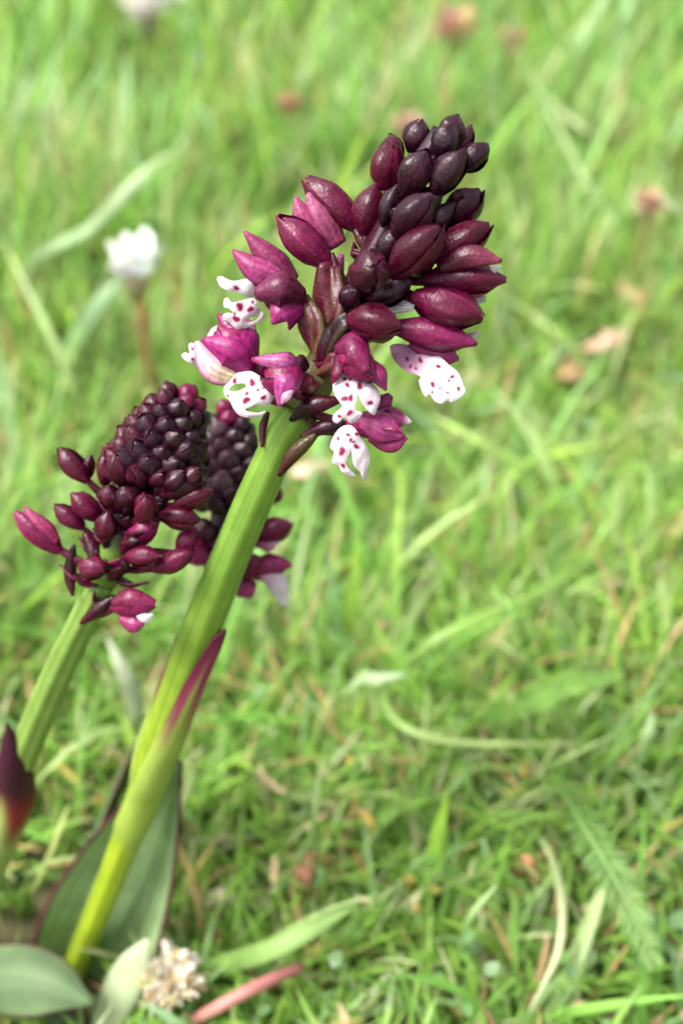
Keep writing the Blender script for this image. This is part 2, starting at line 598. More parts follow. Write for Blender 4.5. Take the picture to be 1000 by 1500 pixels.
# ================================================================== orchid with the tall leaning spike
root = G(105, 1432, 0.0)
o1 = thing('orchid', 'tall leaning orchid with large maroon buds and open white spotted flowers', 'orchid', root, 'orchids in the turf')
p1 = Plant(o1, [(440, 600, .1180), (470, 540, .1172), (500, 470, .1163), (545, 380, .1150), (600, 270, .1135), (645, 190, .1125)])
STEM_PX = [(98, 1448, .1795), (150, 1320, .1645), (200, 1190, .1520), (242, 1070, .1425), (290, 935, .1335), (350, 785, .1260), (408, 655, .1205), (440, 600, .1180)]


def stem_col(base, top):
    def f(u, a, r):
        c = lerp(base, top, sstep(.25, .7, u))
        c = lerp(tuple(x * .9 for x in c), tuple(min(1, x * 1.12) for x in c), (.5 + .5 * r) ** .7)
        c = lerp(c, tuple(x * .8 for x in c), .5 + .5 * math.sin(a * 23 + 1.5 * math.sin(a * 5)))
        return c
    return f


mb_tube([P(*q) for q in STEM_PX] , [.00175, .00178, .0019, .00225, .00215, .00192, .00178, .0016], stem_col(LIME, GREEN), nu=60, ns=66, ridges=7, rd=.022, twist=.5).build('stem', M_STEM, o1)
AX = p1.axis
mb_tube([P(*q) for q in AX], [.0017, .0017, .0015, .0013, .0011, .0007], lambda u, a, f: lerp(lerp((.12, .13, .03), WINE, sstep(.05, .35, u)), DARK, u), nu=24, ns=16, ridges=5, rd=.12, twist=1).build('flower_axis', M_STEM, o1)

B = p1.bud
# --- upper buds: (base), (tip) as (px, py, mm from the axis), width px, redness
B((668, 238, 2.5), (688, 182, 3.0), 27, .30)
B((650, 215, 2.0), (672, 168, 1.5), 42, .12)
B((600, 228, 1.5), (620, 176, .8), 42, .10)
B((578, 245, 2.5), (571, 196, 3.2), 36, .32)
B((640, 236, -1.0), (664, 182, -1.5), 45, .06)
B((672, 250, 1.0), (714, 212, 1.5), 42, .08, prof=ROUND)
B((566, 285, 1.0), (566, 203, .5), 50, .42, hook=.1)
B((588, 290, -2.0), (625, 220, -3.4), 50, .10)
B((632, 290, -2.6), (678, 218, -3.6), 48, .08)
B((648, 332, 0.2), (706, 279, .2), 51, .16)
B((532, 350, .8), (549, 271, .2), 52, .38)
B((575, 352, -3.2), (634, 285, -5.0), 55, .10)
B((625, 382, -1.0), (720, 333, -1.0), 52, .42, hook=-.08)
B((568, 408, -4.0), (648, 333, -5.8), 56, .26)
B((530, 342, 1.5), (450, 255, 1.4), 52, .50, hook=-.12)
B((535, 400, -4.8), (545, 396, -8.6), 62, .22, prof=ROUND)
B((505, 468, -4.4), (590, 477, -6.2), 58, .40, hook=.05)
B((598, 430, -3.2), (704, 470, -3.6), 64, .52, hook=-.06)
# small dark buds and bracts that fill the heart of the spike
for (a, b, w_, k_) in [((560, 330, -1.4), (582, 268, -1.8), 30, .05), ((610, 330, -2.0), (650, 268, -2.4), 30, .03), ((555, 385, -2.0), (590, 330, -3.0), 40, .05),
                       ((615, 350, -1.0), (668, 300, -1.4), 36, .04), ((520, 420, -1.5), (548, 366, -2.4), 40, .06), ((590, 400, -2.0), (640, 372, -2.4), 40, .08),
                       ((545, 440, -3.4), (605, 412, -4.0), 40, .08), ((500, 445, -2.6), (525, 425, -4.0), 34, .10), ((640, 280, .5), (668, 240, .4), 34, .03)]:
    B(a, b, w_, k_, simple=True)

# --- opening bud on the outer side, white showing at the mouth
f = B((612, 412, -1.8), (736, 408, -1.6), 56, .46, opening=.10, name='flower', pale=.25, hook=.04)
p1.petal(f, [(640, 392, -3.4), (690, 374, -4.0), (735, 382, -3.6)], [18, 34, 30, 6], WINE, (.20, .03, .07), arc=50, ruffle=.12)
p1.petal(f, [(620, 420, -1.4), (670, 436, -1.2), (712, 438, -1.0)], [10, 22, 20, 8], PINK, WHITE, mat=M_LIP, name='lip')
p1.petal(f, [(690, 395, -2.2), (718, 396, -2.6), (733, 390, -2.6)], [6, 12, 10, 4], WHITE, WHITE, mat=M_LIP, name='petal')
p1.petal(f, [(548, 455, -3.0), (580, 448, -3.2), (606, 450, -3.4)], [8, 22, 20, 8], WHITE, WHITE, mat=M_LIP, name='lip')

Z3 = lambda x, y: (420 + x / 3.125, 380 + y / 3.125)
Z2 = lambda x, y: (250 + x / 4.0, 320 + y / 4.0)

# --- flower with the broad white lip hanging under the outer buds
f = B((570, 480, -2.4), (694, 505, -2.4), 44, .72, name='flower', opening=.05, hook=-.05)
p1.petal(f, [(575, 478, -3.6), (640, 486, -4.2), (699, 504, -3.4)], [22, 44, 40, 6], MAGE, (.26, .015, .10), arc=60, name='sepal')
p1.petal(f, [(600, 500, -2.6), (650, 518, -2.6), (672, 526, -2.0)], [16, 34, 30, 6], (.26, .012, .12), (.34, .03, .16), arc=50, name='sepal')
p1.petal(f, [(650, 496, -1.2), (684, 496, -1.2), (700, 486, -1.2)], [10, 18, 14, 3], PINK, WHITE, arc=50, name='petal')
p1.lip(f, [(474, 392), (482, 445), (516, 490), (560, 518), (598, 530), (612, 542), (604, 558), (616, 600), (636, 630), (654, 616), (672, 646), (706, 661), (736, 645), (752, 656), (790, 635), (817, 606), (804, 560), (782, 515),
           (742, 483), (702, 445), (660, 428), (600, 408), (540, 388)],
       [(550, 455, 9), (610, 462, 11), (565, 490, 7), (590, 500, 6), (693, 490, 9), (757, 537, 9), (667, 572, 12), (742, 555, 6), (785, 592, 8), (665, 608, 6), (700, 590, 5), (735, 610, 6)], -4.2, gx=-.010, gy=-.030, curv=1.0, conv=Z3,
       tint=((.50, .25, .40), lambda x, y: 1 - sstep(598, 632, x + .4 * (y - 540))))

# --- flower on the near side, lip with four lobes
f = B((490, 512, -3.6), (548, 552, -6.4), 50, .72, name='flower', opening=.08)
p1.petal(f, [(490, 510, -5.2), (514, 510, -6.8), (538, 544, -7.2)], [28, 54, 46, 10], (.15, .01, .06), MAGE, arc=75, name='sepal', tips=(.14, .015, .05))
p1.petal(f, [(530, 520, -5.0), (556, 545, -6.0), (566, 572, -5.6)], [14, 32, 28, 5], MAGE, (.3, .03, .14), arc=60, name='sepal', nh=(TOCAM + RGT * .5).normalized())
p1.petal(f, [(492, 520, -5.0), (490, 545, -6.2), (486, 562, -6.0)], [12, 22, 16, 4], WINE, MAGE, arc=60, name='sepal', nh=(TOCAM - RGT * .6).normalized())
p1.lip(f, [(255, 498), (216, 545), (211, 600), (232, 640), (252, 668), (243, 685), (214, 710), (211, 742), (236, 750), (264, 722), (285, 748), (312, 745), (347, 706), (320, 690),
           (316, 662), (328, 622), (345, 662), (372, 695), (400, 713), (413, 682), (427, 640), (420, 600), (400, 575), (380, 545), (347, 530), (335, 495), (298, 485)],
       [(265, 547, 9), (290, 548, 8), (277, 575, 11), (333, 580, 15), (264, 637, 15), (292, 635, 13), (288, 702, 14), (382, 657, 12), (240, 718, 8), (320, 505, 10), (300, 520, 6)],
       -6.6, gx=.004, gy=-.012, curv=1.2, conv=Z3)

# --- lowest flower on the outer side
f = B((500, 622, -2.0), (584, 622, -3.6), 40, .85, name='flower', opening=.12)
p1.petal(f, [(520, 612, -3.4), (555, 624, -4.6), (592, 640, -4.0)], [16, 40, 44, 8], PINK, (.36, .05, .2), arc=55, name='petal', stripe=(.25, .02, .11))
p1.petal(f, [(545, 612, -2.6), (575, 612, -3.0), (603, 618, -2.6)], [18, 34, 28, 4], MAGE, (.32, .04, .16), arc=65, name='sepal', tips=WHITE)
p1.petal(f, [(548, 612, -1.0), (560, 592, -1.4), (572, 578, -1.2)], [16, 30, 26, 10], (.26, .02, .12), (.3, .02, .14), arc=60, name='sepal')
p1.petal(f, [(540, 640, -3.6), (572, 652, -3.8), (596, 640, -3.4)], [12, 22, 20, 5], MAGE, PINK, arc=55, name='sepal')
p1.petal(f, [(558, 628, -4.9), (578, 630, -5.1), (590, 636, -4.8)], [3, 6, 5, 1], SPOT, SPOT, arc=30, name='vein')
p1.lip(f, [(270, 758), (235, 778), (205, 828), (198, 865), (216, 882), (206, 930), (235, 945), (250, 972), (290, 997), (317, 990), (285, 960), (270, 933), (284, 900), (296, 878), (300, 920), (310, 952),
           (335, 975), (345, 1000), (360, 1010), (366, 970), (379, 930), (376, 880), (355, 840), (335, 808), (305, 765)],
       [(252, 878, 18), (318, 857, 12), (292, 827, 8), (280, 803, 8), (258, 945, 10), (320, 800, 8), (235, 820, 8), (305, 835, 6)], -4.4, gx=.004, gy=.006, curv=1.0, conv=Z3)

# --- flower with two upright petals on the inner side
f = B((450, 440, -1.2), (388, 434, -3.0), 46, .66, name='flower', prof=ROUND, ov_root=(470, 520, -1.5), ovr=.0010)
p1.petal(f, [(448, 434, -2.8), (412, 420, -4.8), (372, 430, -4.0)], [30, 56, 52, 20], (.10, .010, .035), (.15, .016, .06), arc=80, name='sepal')
p1.petal(f, [(444, 446, -2.4), (412, 456, -4.0), (398, 475, -3.6)], [26, 56, 38, 5], (.26, .012, .12), (.36, .03, .18), arc=60, name='sepal')
p1.petal(f, [(430, 414, -.6), (398, 380, -1.4), (357, 338, -1.0)], [28, 44, 34, 4], (.20, .02, .08), (.27, .03, .11), arc=65, name='petal')
p1.petal(f, [(416, 408, -1.6), (374, 392, -2.4), (340, 366, -1.6)], [22, 44, 32, 4], (.40, .06, .20), (.28, .02, .12), arc=55, name='petal')
p1.lip(f, [(272, 345), (300, 338), (330, 355), (375, 366), (440, 352), (492, 362), (512, 400), (508, 450), (460, 462), (410, 437), (360, 432), (320, 416), (283, 390)],
       [(385, 408, 15), (495, 385, 8)], -2.4, gx=.01, gy=.01, curv=.6, conv=Z2)
p1.lip(f, [(313, 475), (335, 464), (360, 492), (420, 478), (490, 468), (522, 530), (557, 572), (500, 617), (430, 647), (390, 652), (350, 617), (300, 577), (330, 553), (367, 555), (340, 526), (313, 520)],
       [(405, 517, 23), (468, 532, 18), (385, 590, 20), (480, 490, 9), (375, 560, 8)], -2.8, gx=.008, gy=.01, curv=.6, conv=Z2,
       holes=[[(440, 592), (495, 572), (528, 545), (505, 590), (455, 610)]])

# --- flower turned away, deep magenta cup
f = B((372, 540, -.6), (318, 476, -1.8), 62, .95, name='flower', opening=.14, ov_root=(455, 560, -.5), ovr=.0010)
p1.petal(f, [(368, 545, -2.4), (340, 512, -3.8), (296, 497, -3.0)], [26, 66, 50, 8], (.30, .008, .13), (.34, .015, .16), arc=65, name='sepal')
p1.petal(f, [(370, 530, -1.8), (352, 500, -3.0), (319, 459, -2.0)], [28, 56, 44, 4], (.30, .01, .13), (.26, .015, .12), arc=60, name='sepal')
p1.petal(f, [(350, 556, -2.6), (312, 540, -3.6), (287, 500, -2.6)], [16, 36, 34, 8], (.6, .5, .28), (.62, .38, .5), arc=50, name='petal', stripe=(.5, .16, .32))
p1.lip(f, [(213, 715), (218, 680), (245, 640), (290, 626), (308, 655), (285, 690), (262, 745), (235, 745)], [(240, 705, 7)], -1.2, conv=Z2, curv=.4)
p1.lip(f, [(63, 800), (85, 784), (110, 790), (104, 742), (120, 727), (142, 740), (165, 800), (165, 870), (110, 846), (75, 822)], [(128, 765, 9), (130, 825, 9)], -1.6, conv=Z2, curv=.4)
p1.petal(f, [(352, 468, -.2), (366, 480, -.4), (368, 506, -.4)], [8, 18, 16, 6], PINK, (.6, .42, .5), name='petal')

# --- flower with the round white lip
f = B((446, 552, -2.4), (386, 556, -4.4), 58, .8, name='flower', opening=.10, prof=ROUND, ov_root=(462, 572, -2), ovr=.0009)
p1.petal(f, [(442, 540, -3.6), (415, 530, -5.0), (368, 526, -4.2)], [16, 34, 26, 6], (.26, .03, .13), (.42, .10, .27), arc=55, name='sepal', tips=(.2, .01, .07))
p1.petal(f, [(438, 545, -4.2), (420, 560, -5.6), (408, 596, -5.0)], [30, 52, 40, 5], (.30, .03, .15), (.42, .06, .27), arc=70, name='sepal')
p1.petal(f, [(428, 570, -5.4), (418, 582, -5.8), (412, 592, -5.6)], [6, 14, 12, 3], (.6, .36, .46), (.5, .2, .34), arc=40, name='petal')
p1.petal(f, [(452, 540, -3.0), (440, 532, -3.8), (428, 534, -3.8)], [14, 26, 24, 8], DARK, WINE, arc=70, name='bract')
p1.lip(f, [(480, 898), (430, 893), (370, 908), (330, 948), (311, 1000), (319, 1040), (350, 1075), (365, 1110), (396, 1150), (440, 1167), (500, 1166), (548, 1146), (556, 1128), (520, 1138), (474, 1136), (440, 1122), (470, 1104), (510, 1090), (560, 1096), (590, 1076), (607, 1030), (602, 985), (572, 950), (532, 928)],
       [(375, 952, 15), (478, 962, 19), (447, 1025, 11), (443, 1065, 21), (543, 1050, 15), (512, 1005, 8), (545, 965, 7), (578, 940, 7), (335, 1040, 7), (540, 995, 6), (562, 985, 6), (580, 975, 6)],
       -4.6, gx=-.006, gy=-.01, curv=1.2, conv=Z2,
       holes=[[(340, 1006), (356, 984), (386, 970), (430, 966), (442, 984), (424, 998), (384, 1012)]])

# --- bud beside the pink wrinkled petals
f = B((488, 392, -.6), (405, 320, -1.4), 54, .62, name='flower', hook=.08, ov_root=(482, 500, -.8), ovr=.0012)
p1.petal(f, [(494, 362, .8), (470, 320, 0), (451, 282, .4)], [34, 50, 40, 6], (.30, .05, .12), (.40, .09, .2), arc=50, name='petal', ruffle=.12)
p1.petal(f, [(470, 350, .2), (446, 318, -.2), (432, 288, .2)], [24, 36, 28, 4], (.32, .04, .12), (.36, .05, .16), arc=50, name='petal')

# --- dark stalks and bracts along the lower axis
for pts, ws, c0, c1 in [
    ([(424, 616, -1.8), (456, 594, -3.6), (496, 586, -3.4)], [8, 26, 26, 10], DARK, WINE),
    ([(440, 642, -1.8), (472, 626, -3.0), (506, 622, -2.8)], [10, 20, 22, 12], WINE, DARK),
    ([(408, 698, -.6), (430, 664, -2.0), (462, 636, -2.6)], [6, 20, 22, 10], WINE, (.09, .07, .02)),
    ([(384, 655, .8), (385, 625, .6), (392, 604, 0)], [5, 11, 11, 6], WINE, WINE),
    ([(470, 545, -2.4), (478, 510, -3.6), (496, 470, -4.0)], [12, 30, 34, 16], WINE, DARK),
    ([(498, 470, -.6), (496, 420, -1.4), (486, 370, -.8)], [12, 26, 24, 6], (.14, .07, .022), WINE),
    ([(478, 500, .4), (490, 420, .8), (500, 372, .9)], [10, 22, 20, 8], PINK, (.3, .05, .18)),
    ([(476, 535, -3.2), (500, 498, -4.6), (526, 490, -4.8)], [10, 28, 28, 12], DARK, WINE),
]:
    p1.petal(o1, pts, ws, c0, c1, arc=75, name='bract')
for pts, rr, c_a, c_b in [([(464, 528, -1.8), (468, 480, -2.6), (444, 436, -1.6)], 11, (.10, .075, .024), WINE), ([(478, 505, -1.5), (496, 455, -2.6), (490, 392, -1.0)], 10, (.09, .06, .02), WINE),
                          ([(484, 520, -2.8), (500, 480, -4.0), (512, 462, -4.2)], 13, (.05, .03, .012), DARK), ([(470, 548, -2.6), (488, 532, -3.8), (500, 522, -4.2)], 12, (.10, .04, .02), WINE)]:
    ws_ = [p1.W(q) for q in pts]
    r_ = p1.S(pts[0], rr)
    mb_tube(ws_, [r_ * .7, r_, r_ * 1.05, r_ * .7], lambda u, a, f: lerp(c_b, c_a, (.5 + .5 * f) * (1 - .5 * u)), nu=20, ns=24, ridges=3, rd=.2, twist=1.8).build('ovary', M_PETAL, o1)


# --- leaves and sheaths of the tall orchid
def leaf_col(body, edge, ew=.86, rib=None, tipc=None, tip0=.6):
    def f(u, v):
        c = lerp(tuple(x * .86 for x in body), tuple(x * 1.22 for x in body), .5 + .5 * math.cos(v * 44 + math.sin(u * 7)))
        c = lerp(c, tuple(x * .75 for x in c), .5 * sstep(.55, 1, math.sin(u * 23 + v * 5) * math.sin(v * 17 - u * 9)))
        c = lerp(c, tuple(x * .8 for x in body), .6 * math.exp(-(v / .05) ** 2))
        c = lerp(c, edge, sstep(ew, ew + .1, abs(v)))
        if tipc: c = lerp(c, tipc, sstep(tip0, min(1, tip0 + .25), u + .05 * math.sin(v * 7)))
        return c
    return f


SAGE = (0.30, 0.43, 0.20)
PURP = (0.13, 0.03, 0.055)
R1 = lambda px, d: px / FPX * d
away = FWD
mb_petal([P(100, 1475, .1840), P(140, 1390, .1770), P(182, 1290, .1690), P(225, 1195, .1600), P(266, 1112, .1500)],
         [R1(60, .18), R1(150, .178), R1(178, .17), R1(150, .163), R1(95, .158), R1(8, .15)], away, arc=62, col=leaf_col(SAGE, PURP, .90), nu=26, nv=24, ruffle=.03,
         thick=.0004).build('leaf', M_LEAF, o1)
mb_petal([P(90, 1330, .1860), P(140, 1210, .1800), P(180, 1120, .1740), P(212, 1062, .1690)], [R1(40, .18), R1(66, .18), R1(52, .175), R1(4, .17)], (UPV - RGT * .4 - FWD * .3).normalized(), arc=40,
         col=leaf_col((.075, .14, .05), PURP, .85), nu=18, nv=14, thick=.0004).build('leaf', M_LEAF, o1)
mb_petal([P(-120, 1450, .170), P(-30, 1432, .162), P(60, 1440, .158), P(138, 1470, .157)], [R1(60, .17), R1(96, .165), R1(92, .16), R1(6, .157)], (TOCAM + UPV * .5).normalized(), arc=42,
         col=leaf_col((.095, .15, .065), PURP, .86), nu=18, nv=16, ruffle=.05, thick=.0004).build('leaf', M_LEAF, o1)
mb_petal([P(-90, 1520, .178), P(0, 1500, .170), P(90, 1512, .166), P(130, 1520, .165)], [R1(60, .17), R1(80, .165), R1(60, .16), R1(6, .157)], (TOCAM + UPV * .5).normalized(), arc=42,
         col=leaf_col((.09, .15, .065), PURP, .86), nu=14, nv=12, thick=.0004).build('leaf', M_LEAF, o1)


def sheath_col(u, v):
    c = lerp((.28, .37, .05), (.29, .38, .09), u)
    c = lerp(c, tuple(x * 1.15 for x in c), .5 + .5 * math.cos(v * 45))
    k = sstep(.50, .66, u + .06 * math.sin(v * 9) + .05 * math.sin(v * 41 + 3 * math.sin(v * 11)))
    c = lerp(c, lerp((.30, .04, .10), (.12, .012, .045), sstep(.62, .95, u)), k)
    return lerp(c, (.10, .008, .03), .7 * k * sstep(.8, 1, abs(v)))




def mb_wrap(pts, rad, half, centre, lift, col, nu=44, nv=28, thick=.00025):
    """a sheath that clasps a stem: radius, half angle round the stem and lift off it along u; centre direction in degrees"""
    mb = MB()
    cs = [Vector(p) for p in spline(pts, nu)]
    fr = frames(cs, TOCAM)
    fro, bac = [], []
    for i, c in enumerate(cs):
        u = i / nu
        T, S, N = fr[i]
        if S.dot(RGT) < 0: S = -S
        if N.dot(TOCAM) < 0: N = -N
        ce = math.radians(table(u, centre))
        D = S * math.cos(ce) + N * math.sin(ce)
        rr, A = table(u, rad), math.radians(table(u, half))
        rf, rb = [], []
        for j in range(nv + 1):
            v = 2 * j / nv - 1
            a = ce + v * A
            o = S * math.cos(a) + N * math.sin(a)
            p = c + D * table(u, lift) + o * rr * (1 + .03 * math.sin(v * 6 + u * 9))
            rf.append(mb.vert(p, col(u, v))); rb.append(mb.vert(p - o * thick, col(u, v)))
        fro.append(rf); bac.append(rb[::-1])
    mb.grid(fro); mb.grid(bac)
    for k in range(nu):
        mb.f.append((fro[k][-1], bac[k][0], bac[k + 1][0], fro[k + 1][-1])); mb.f.append((fro[k + 1][0], bac[k + 1][-1], bac[k][-1], fro[k][0]))
    return mb


mb_wrap([P(186, 1228, .1555), P(200, 1190, .1520), P(242, 1070, .1425), P(290, 935, .1335), P(304, 900, .1318)],
        [(0, .00192), (.12, .00205), (.3, .00238), (.5, .00245), (.75, .0022), (1, .0012)],
        [(0, 178), (.1, 172), (.25, 140), (.42, 112), (.6, 84), (.8, 50), (1, 4)],
        [(0, 0), (.3, 5), (.6, 10), (1, 25)], [(0, 0), (.3, 0), (.6, .0003), (.85, .0009), (1, .0016)], sheath_col).build('sheath', M_LEAF, o1)
mb_petal([P(196, 1190, .1530), P(204, 1100, .1475), P(230, 1020, .1425), P(249, 965, .1395), P(259, 930, .1375)],
         [R1(44, .15), R1(46, .147), R1(34, .142), R1(18, .14), R1(3, .137)], (FWD * .7 - RGT * .6).normalized(), arc=95, col=sheath_col, nu=30, nv=16, ruffle=.04,
         thick=.0003).build('sheath', M_LEAF, o1)

# ================================================================== second orchid, dense bud cone
root = G(-75, 1400, 0.0)
o2 = thing('orchid', 'orchid with a dense cone of small blackish buds over loose pink buds', 'orchid', root, 'orchids in the turf')
p2 = Plant(o2, [(150, 852, .1290), (180, 770, .1278), (215, 690, .1265), (262, 585, .1250)])
mb_tube([root, P(-40, 1300, .1690), P(2, 1190, .1560), P(40, 1090, .1465), P(85, 985, .1385), P(122, 908, .1325), P(150, 852, .1290)], [.0018, .0018, .0018, .0018, .00168, .0015, .0014],
        stem_col((.22, .33, .06), (.17, .27, .055)), nu=50, ns=60, ridges=7, rd=.045, twist=.4).build('stem', M_STEM, o2)
mb_tube([P(*q) for q in p2.axis], [.0016, .0017, .0018, .0015, .0007], lambda u, a, f: lerp(GREEN_D, DARK, sstep(.1, .4, u)), nu=20, ns=14).build('flower_axis', M_STEM, o2)
Z4 = lambda x, y: (10 + x / 2.3256, 540 + y / 2.3256)
# cone of buds wound round the upper axis, thick below and small above
ax0, ax1 = P(222, 708, .1268), P(266, 570, .1249)
AXV = (ax1 - ax0); AL = AXV.length; AXV.normalize()
XX, YY = basis(AXV)
n = 74
for i in range(n):
    t = 1 - ((n - i - .5) / n) ** .72
    t = t * 1.0
    ang = i * 2.39996
    rad = 0.0043 * (max(0, 1 - t ** 2.6) ** .6) * (1 - .06 * t)
    od = XX * math.cos(ang) + YY * math.sin(ang)
    size = .0026 * (1 - .34 * t) * random.uniform(.82, 1.14)
    c = ax0 + AXV * (AL * t * .90)
    dr = (od * (1.0 - t * .45) + AXV * (.45 + .9 * t)).normalized()
    b = c + od * (rad * .55); tp = b + dr * (size * 1.15) + od * rad * .18
    ax = (tp - b); Ln = ax.length; ax.normalize()
    X, Y = basis(ax)
    k = .04 + .12 * max(0, -XX.dot(od) * -1) * 0 + (.22 if t < .12 else 0)
    if t > .82 and od.dot(RGT) > -.2: k = .62
    elif -od.dot(RGT) > .6: k += .22
    R = size * .56
    mb = mb_core(b, ax, X, Y, Ln, R, k, ROUND)
    ro = random.uniform(0, 2)
    for q in range(3):
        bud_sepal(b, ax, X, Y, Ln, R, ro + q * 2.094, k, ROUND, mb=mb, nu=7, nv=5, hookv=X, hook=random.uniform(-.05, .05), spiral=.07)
    c0 = c + od * .0004
    mb_tube([c0, b + dr * Ln * .15], [R * .5, R * .5], lambda u, a, f: DARK, nu=2, ns=7, mb=mb)
    mb.build('bud', M_PETAL, o2)
Q = lambda x, y, d: (*Z4(x, y), d)
for b_, t_, w_, k_, kw in [
    (Q(285, 395, -.5), Q(172, 270, -.5), 40, .42, {}), (Q(330, 405, -1), Q(350, 275, -1.5), 36, .34, {}), (Q(270, 385, .8), Q(285, 295, .6), 26, .3, {}),
    (Q(385, 400, -3.5), Q(378, 295, -5), 40, .28, {}), (Q(325, 520, -1), Q(222, 425, -2), 42, .5, {}), (Q(270, 548, -.5), Q(162, 470, -1), 36, .5, {}),
    (Q(480, 515, -4.5), Q(470, 430, -7), 42, .48, dict(prof=ROUND)), (Q(520, 440, -4), Q(670, 360, -3), 40, .22, {}), (Q(560, 470, -3.6), Q(700, 420, -3), 36, .36, {}),
    (Q(510, 500, -3.2), Q(665, 515, -3.4), 44, .35, {}), (Q(395, 610, -2), Q(510, 520, -2.6), 44, .95, dict(opening=.1)),
    (Q(400, 640, -3.6), Q(520, 640, -5), 38, .52, {}), (Q(490, 690, -2.6), Q(645, 625, -3), 38, .58, {}), (Q(250, 670, -3), Q(335, 690, -4.8), 42, .55, dict(prof=ROUND)),
    (Q(600, 400, -3), Q(655, 340, -4), 36, .2, {}), (Q(360, 470, -2), Q(345, 395, -3.4), 40, .3, {}), (Q(430, 470, -3.4), Q(395, 400, -5), 40, .15, {}), (Q(540, 420, -3.8), Q(600, 350, -5), 36, .12, {}),
    (Q(430, 455, -1.5), Q(440, 375, -3.0), 44, .06, {}), (Q(520, 455, -1.5), Q(540, 370, -3.0), 44, .05, {}), (Q(470, 490, -1.5), Q(540, 440, -3.2), 40, .08, {}), (Q(400, 500, -1), Q(400, 440, -2.6), 36, .10, {}),
    (Q(330, 590, -2.4), Q(352, 490, -3.4), 40, .36, {}), (Q(580, 640, -1), Q(640, 540, -.6), 36, .8, {}),
]:
    p2.bud(b_, t_, w_ * .86, k_, **kw)
f = p2.bud(Q(195, 635, -.8), Q(38, 490, -1.6), 40, .68, name='flower', opening=.12, pale=.35, ov_root=Q(330, 700, -1))
p2.petal(f, [Q(170, 600, -1.8), Q(110, 540, -2.4), Q(60, 470, -1.8)], [18, 34, 26, 3], (.25, .015, .07), (.33, .04, .13), name='petal')
p2.petal(f, [Q(90, 545, -2.2), Q(62, 520, -2.4), Q(48, 500, -2.2)], [3, 7, 6, 2], PINK, WHITE, name='lip', mat=M_LIP)
f = p2.bud(Q(350, 815, -2.0), Q(508, 800, -3.0), 40, .74, name='flower', opening=.1, pale=.3, ov_root=(122, 908, -.8))
p2.petal(f, [Q(355, 800, -3), Q(420, 790, -4.2), Q(508, 798, -3.4)], [14, 34, 32, 4], (.15, .012, .045), (.26, .02, .09), arc=60, name='sepal')
p2.petal(f, [Q(380, 850, -2.8), Q(430, 872, -3.6), Q(475, 860, -3)], [8, 24, 22, 4], (.28, .02, .1), PINK, arc=50, name='sepal')
p2.petal(f, [Q(440, 835, -3.6), Q(470, 850, -3.8), Q(500, 838, -3.4)], [6, 14, 14, 5], WHITE, WHITE, name='lip', mat=M_LIP)
for pts, ws in [([Q(225, 775, -.6), Q(212, 700, -1), Q(228, 600, -1.2)], [5, 16, 18, 6]), ([Q(345, 720, -2), Q(390, 680, -3), Q(410, 640, -3)], [8, 18, 16, 5]),
                ([Q(250, 870, -1.2), Q(310, 820, -2.4), Q(370, 775, -2.4)], [6, 18, 18, 8]), ([Q(385, 600, -3.6), Q(420, 590, -4.4), Q(450, 585, -4.4)], [6, 16, 16, 4]),
                ([Q(265, 560, -1.2), Q(290, 620, -1.8), Q(285, 650, -2)], [10, 22, 20, 8])]:
    p2.petal(o2, pts, ws, WINE, DARK, arc=70, name='bract')


def sheath2(u, v):
    c = lerp((.28, .36, .09), (.34, .42, .14), u)
    k = sstep(.36, .52, u + .08 * math.sin(v * 5) + .12 * (abs(v) > .7))
    c = lerp(c, lerp((.22, .02, .02), (.045, .006, .02), sstep(.45, .62, u)), k)
    return lerp(c, (.28, .03, .03), .7 * sstep(.75, 1, abs(v)) * sstep(.25, .4, u))


mb_petal([P(-46, 1360, .168), P(-16, 1270, .160), P(14, 1190, .151), P(17, 1125, .1455), P(12, 1060, .1430)], [R1(50, .165), R1(52, .16), R1(60, .15), R1(44, .145), R1(3, .143)],
         (TOCAM + RGT * .15).normalized(), arc=100, col=sheath2, nu=34, nv=18, ruffle=.04, thick=.0003).build('sheath', M_LEAF, o2)

# ================================================================== third orchid, behind the tall stem
root = G(160, 1300, 0.0)
o3 = thing('orchid', 'orchid half hidden behind the thick green stem, with pale mauve tip buds', 'orchid', root, 'orchids in the turf')
p3 = Plant(o3, [(310, 880, .1420), (322, 800, .1412), (335, 700, .1400), (342, 600, .1388)])
mb_tube([root, P(180, 1240, .1830), P(240, 1085, .1640), P(282, 965, .1500), P(310, 880, .1420)], [.0018, .0019, .0019, .0017, .0014], stem_col(GREEN_D, GREEN_D), nu=30, ns=24).build('stem', M_STEM, o3)
mb_tube([P(*q) for q in p3.axis], [.0014, .0016, .0014, .0007], lambda u, a, f: lerp(GREEN_D, DARK, sstep(.1, .4, u)), nu=20, ns=12).build('flower_axis', M_STEM, o3)
ax0, ax1 = P(335, 745, .1405), P(338, 592, .1388)
AXV = (ax1 - ax0); AL = AXV.length; AXV.normalize()
XX, YY = basis(AXV)
n = 54
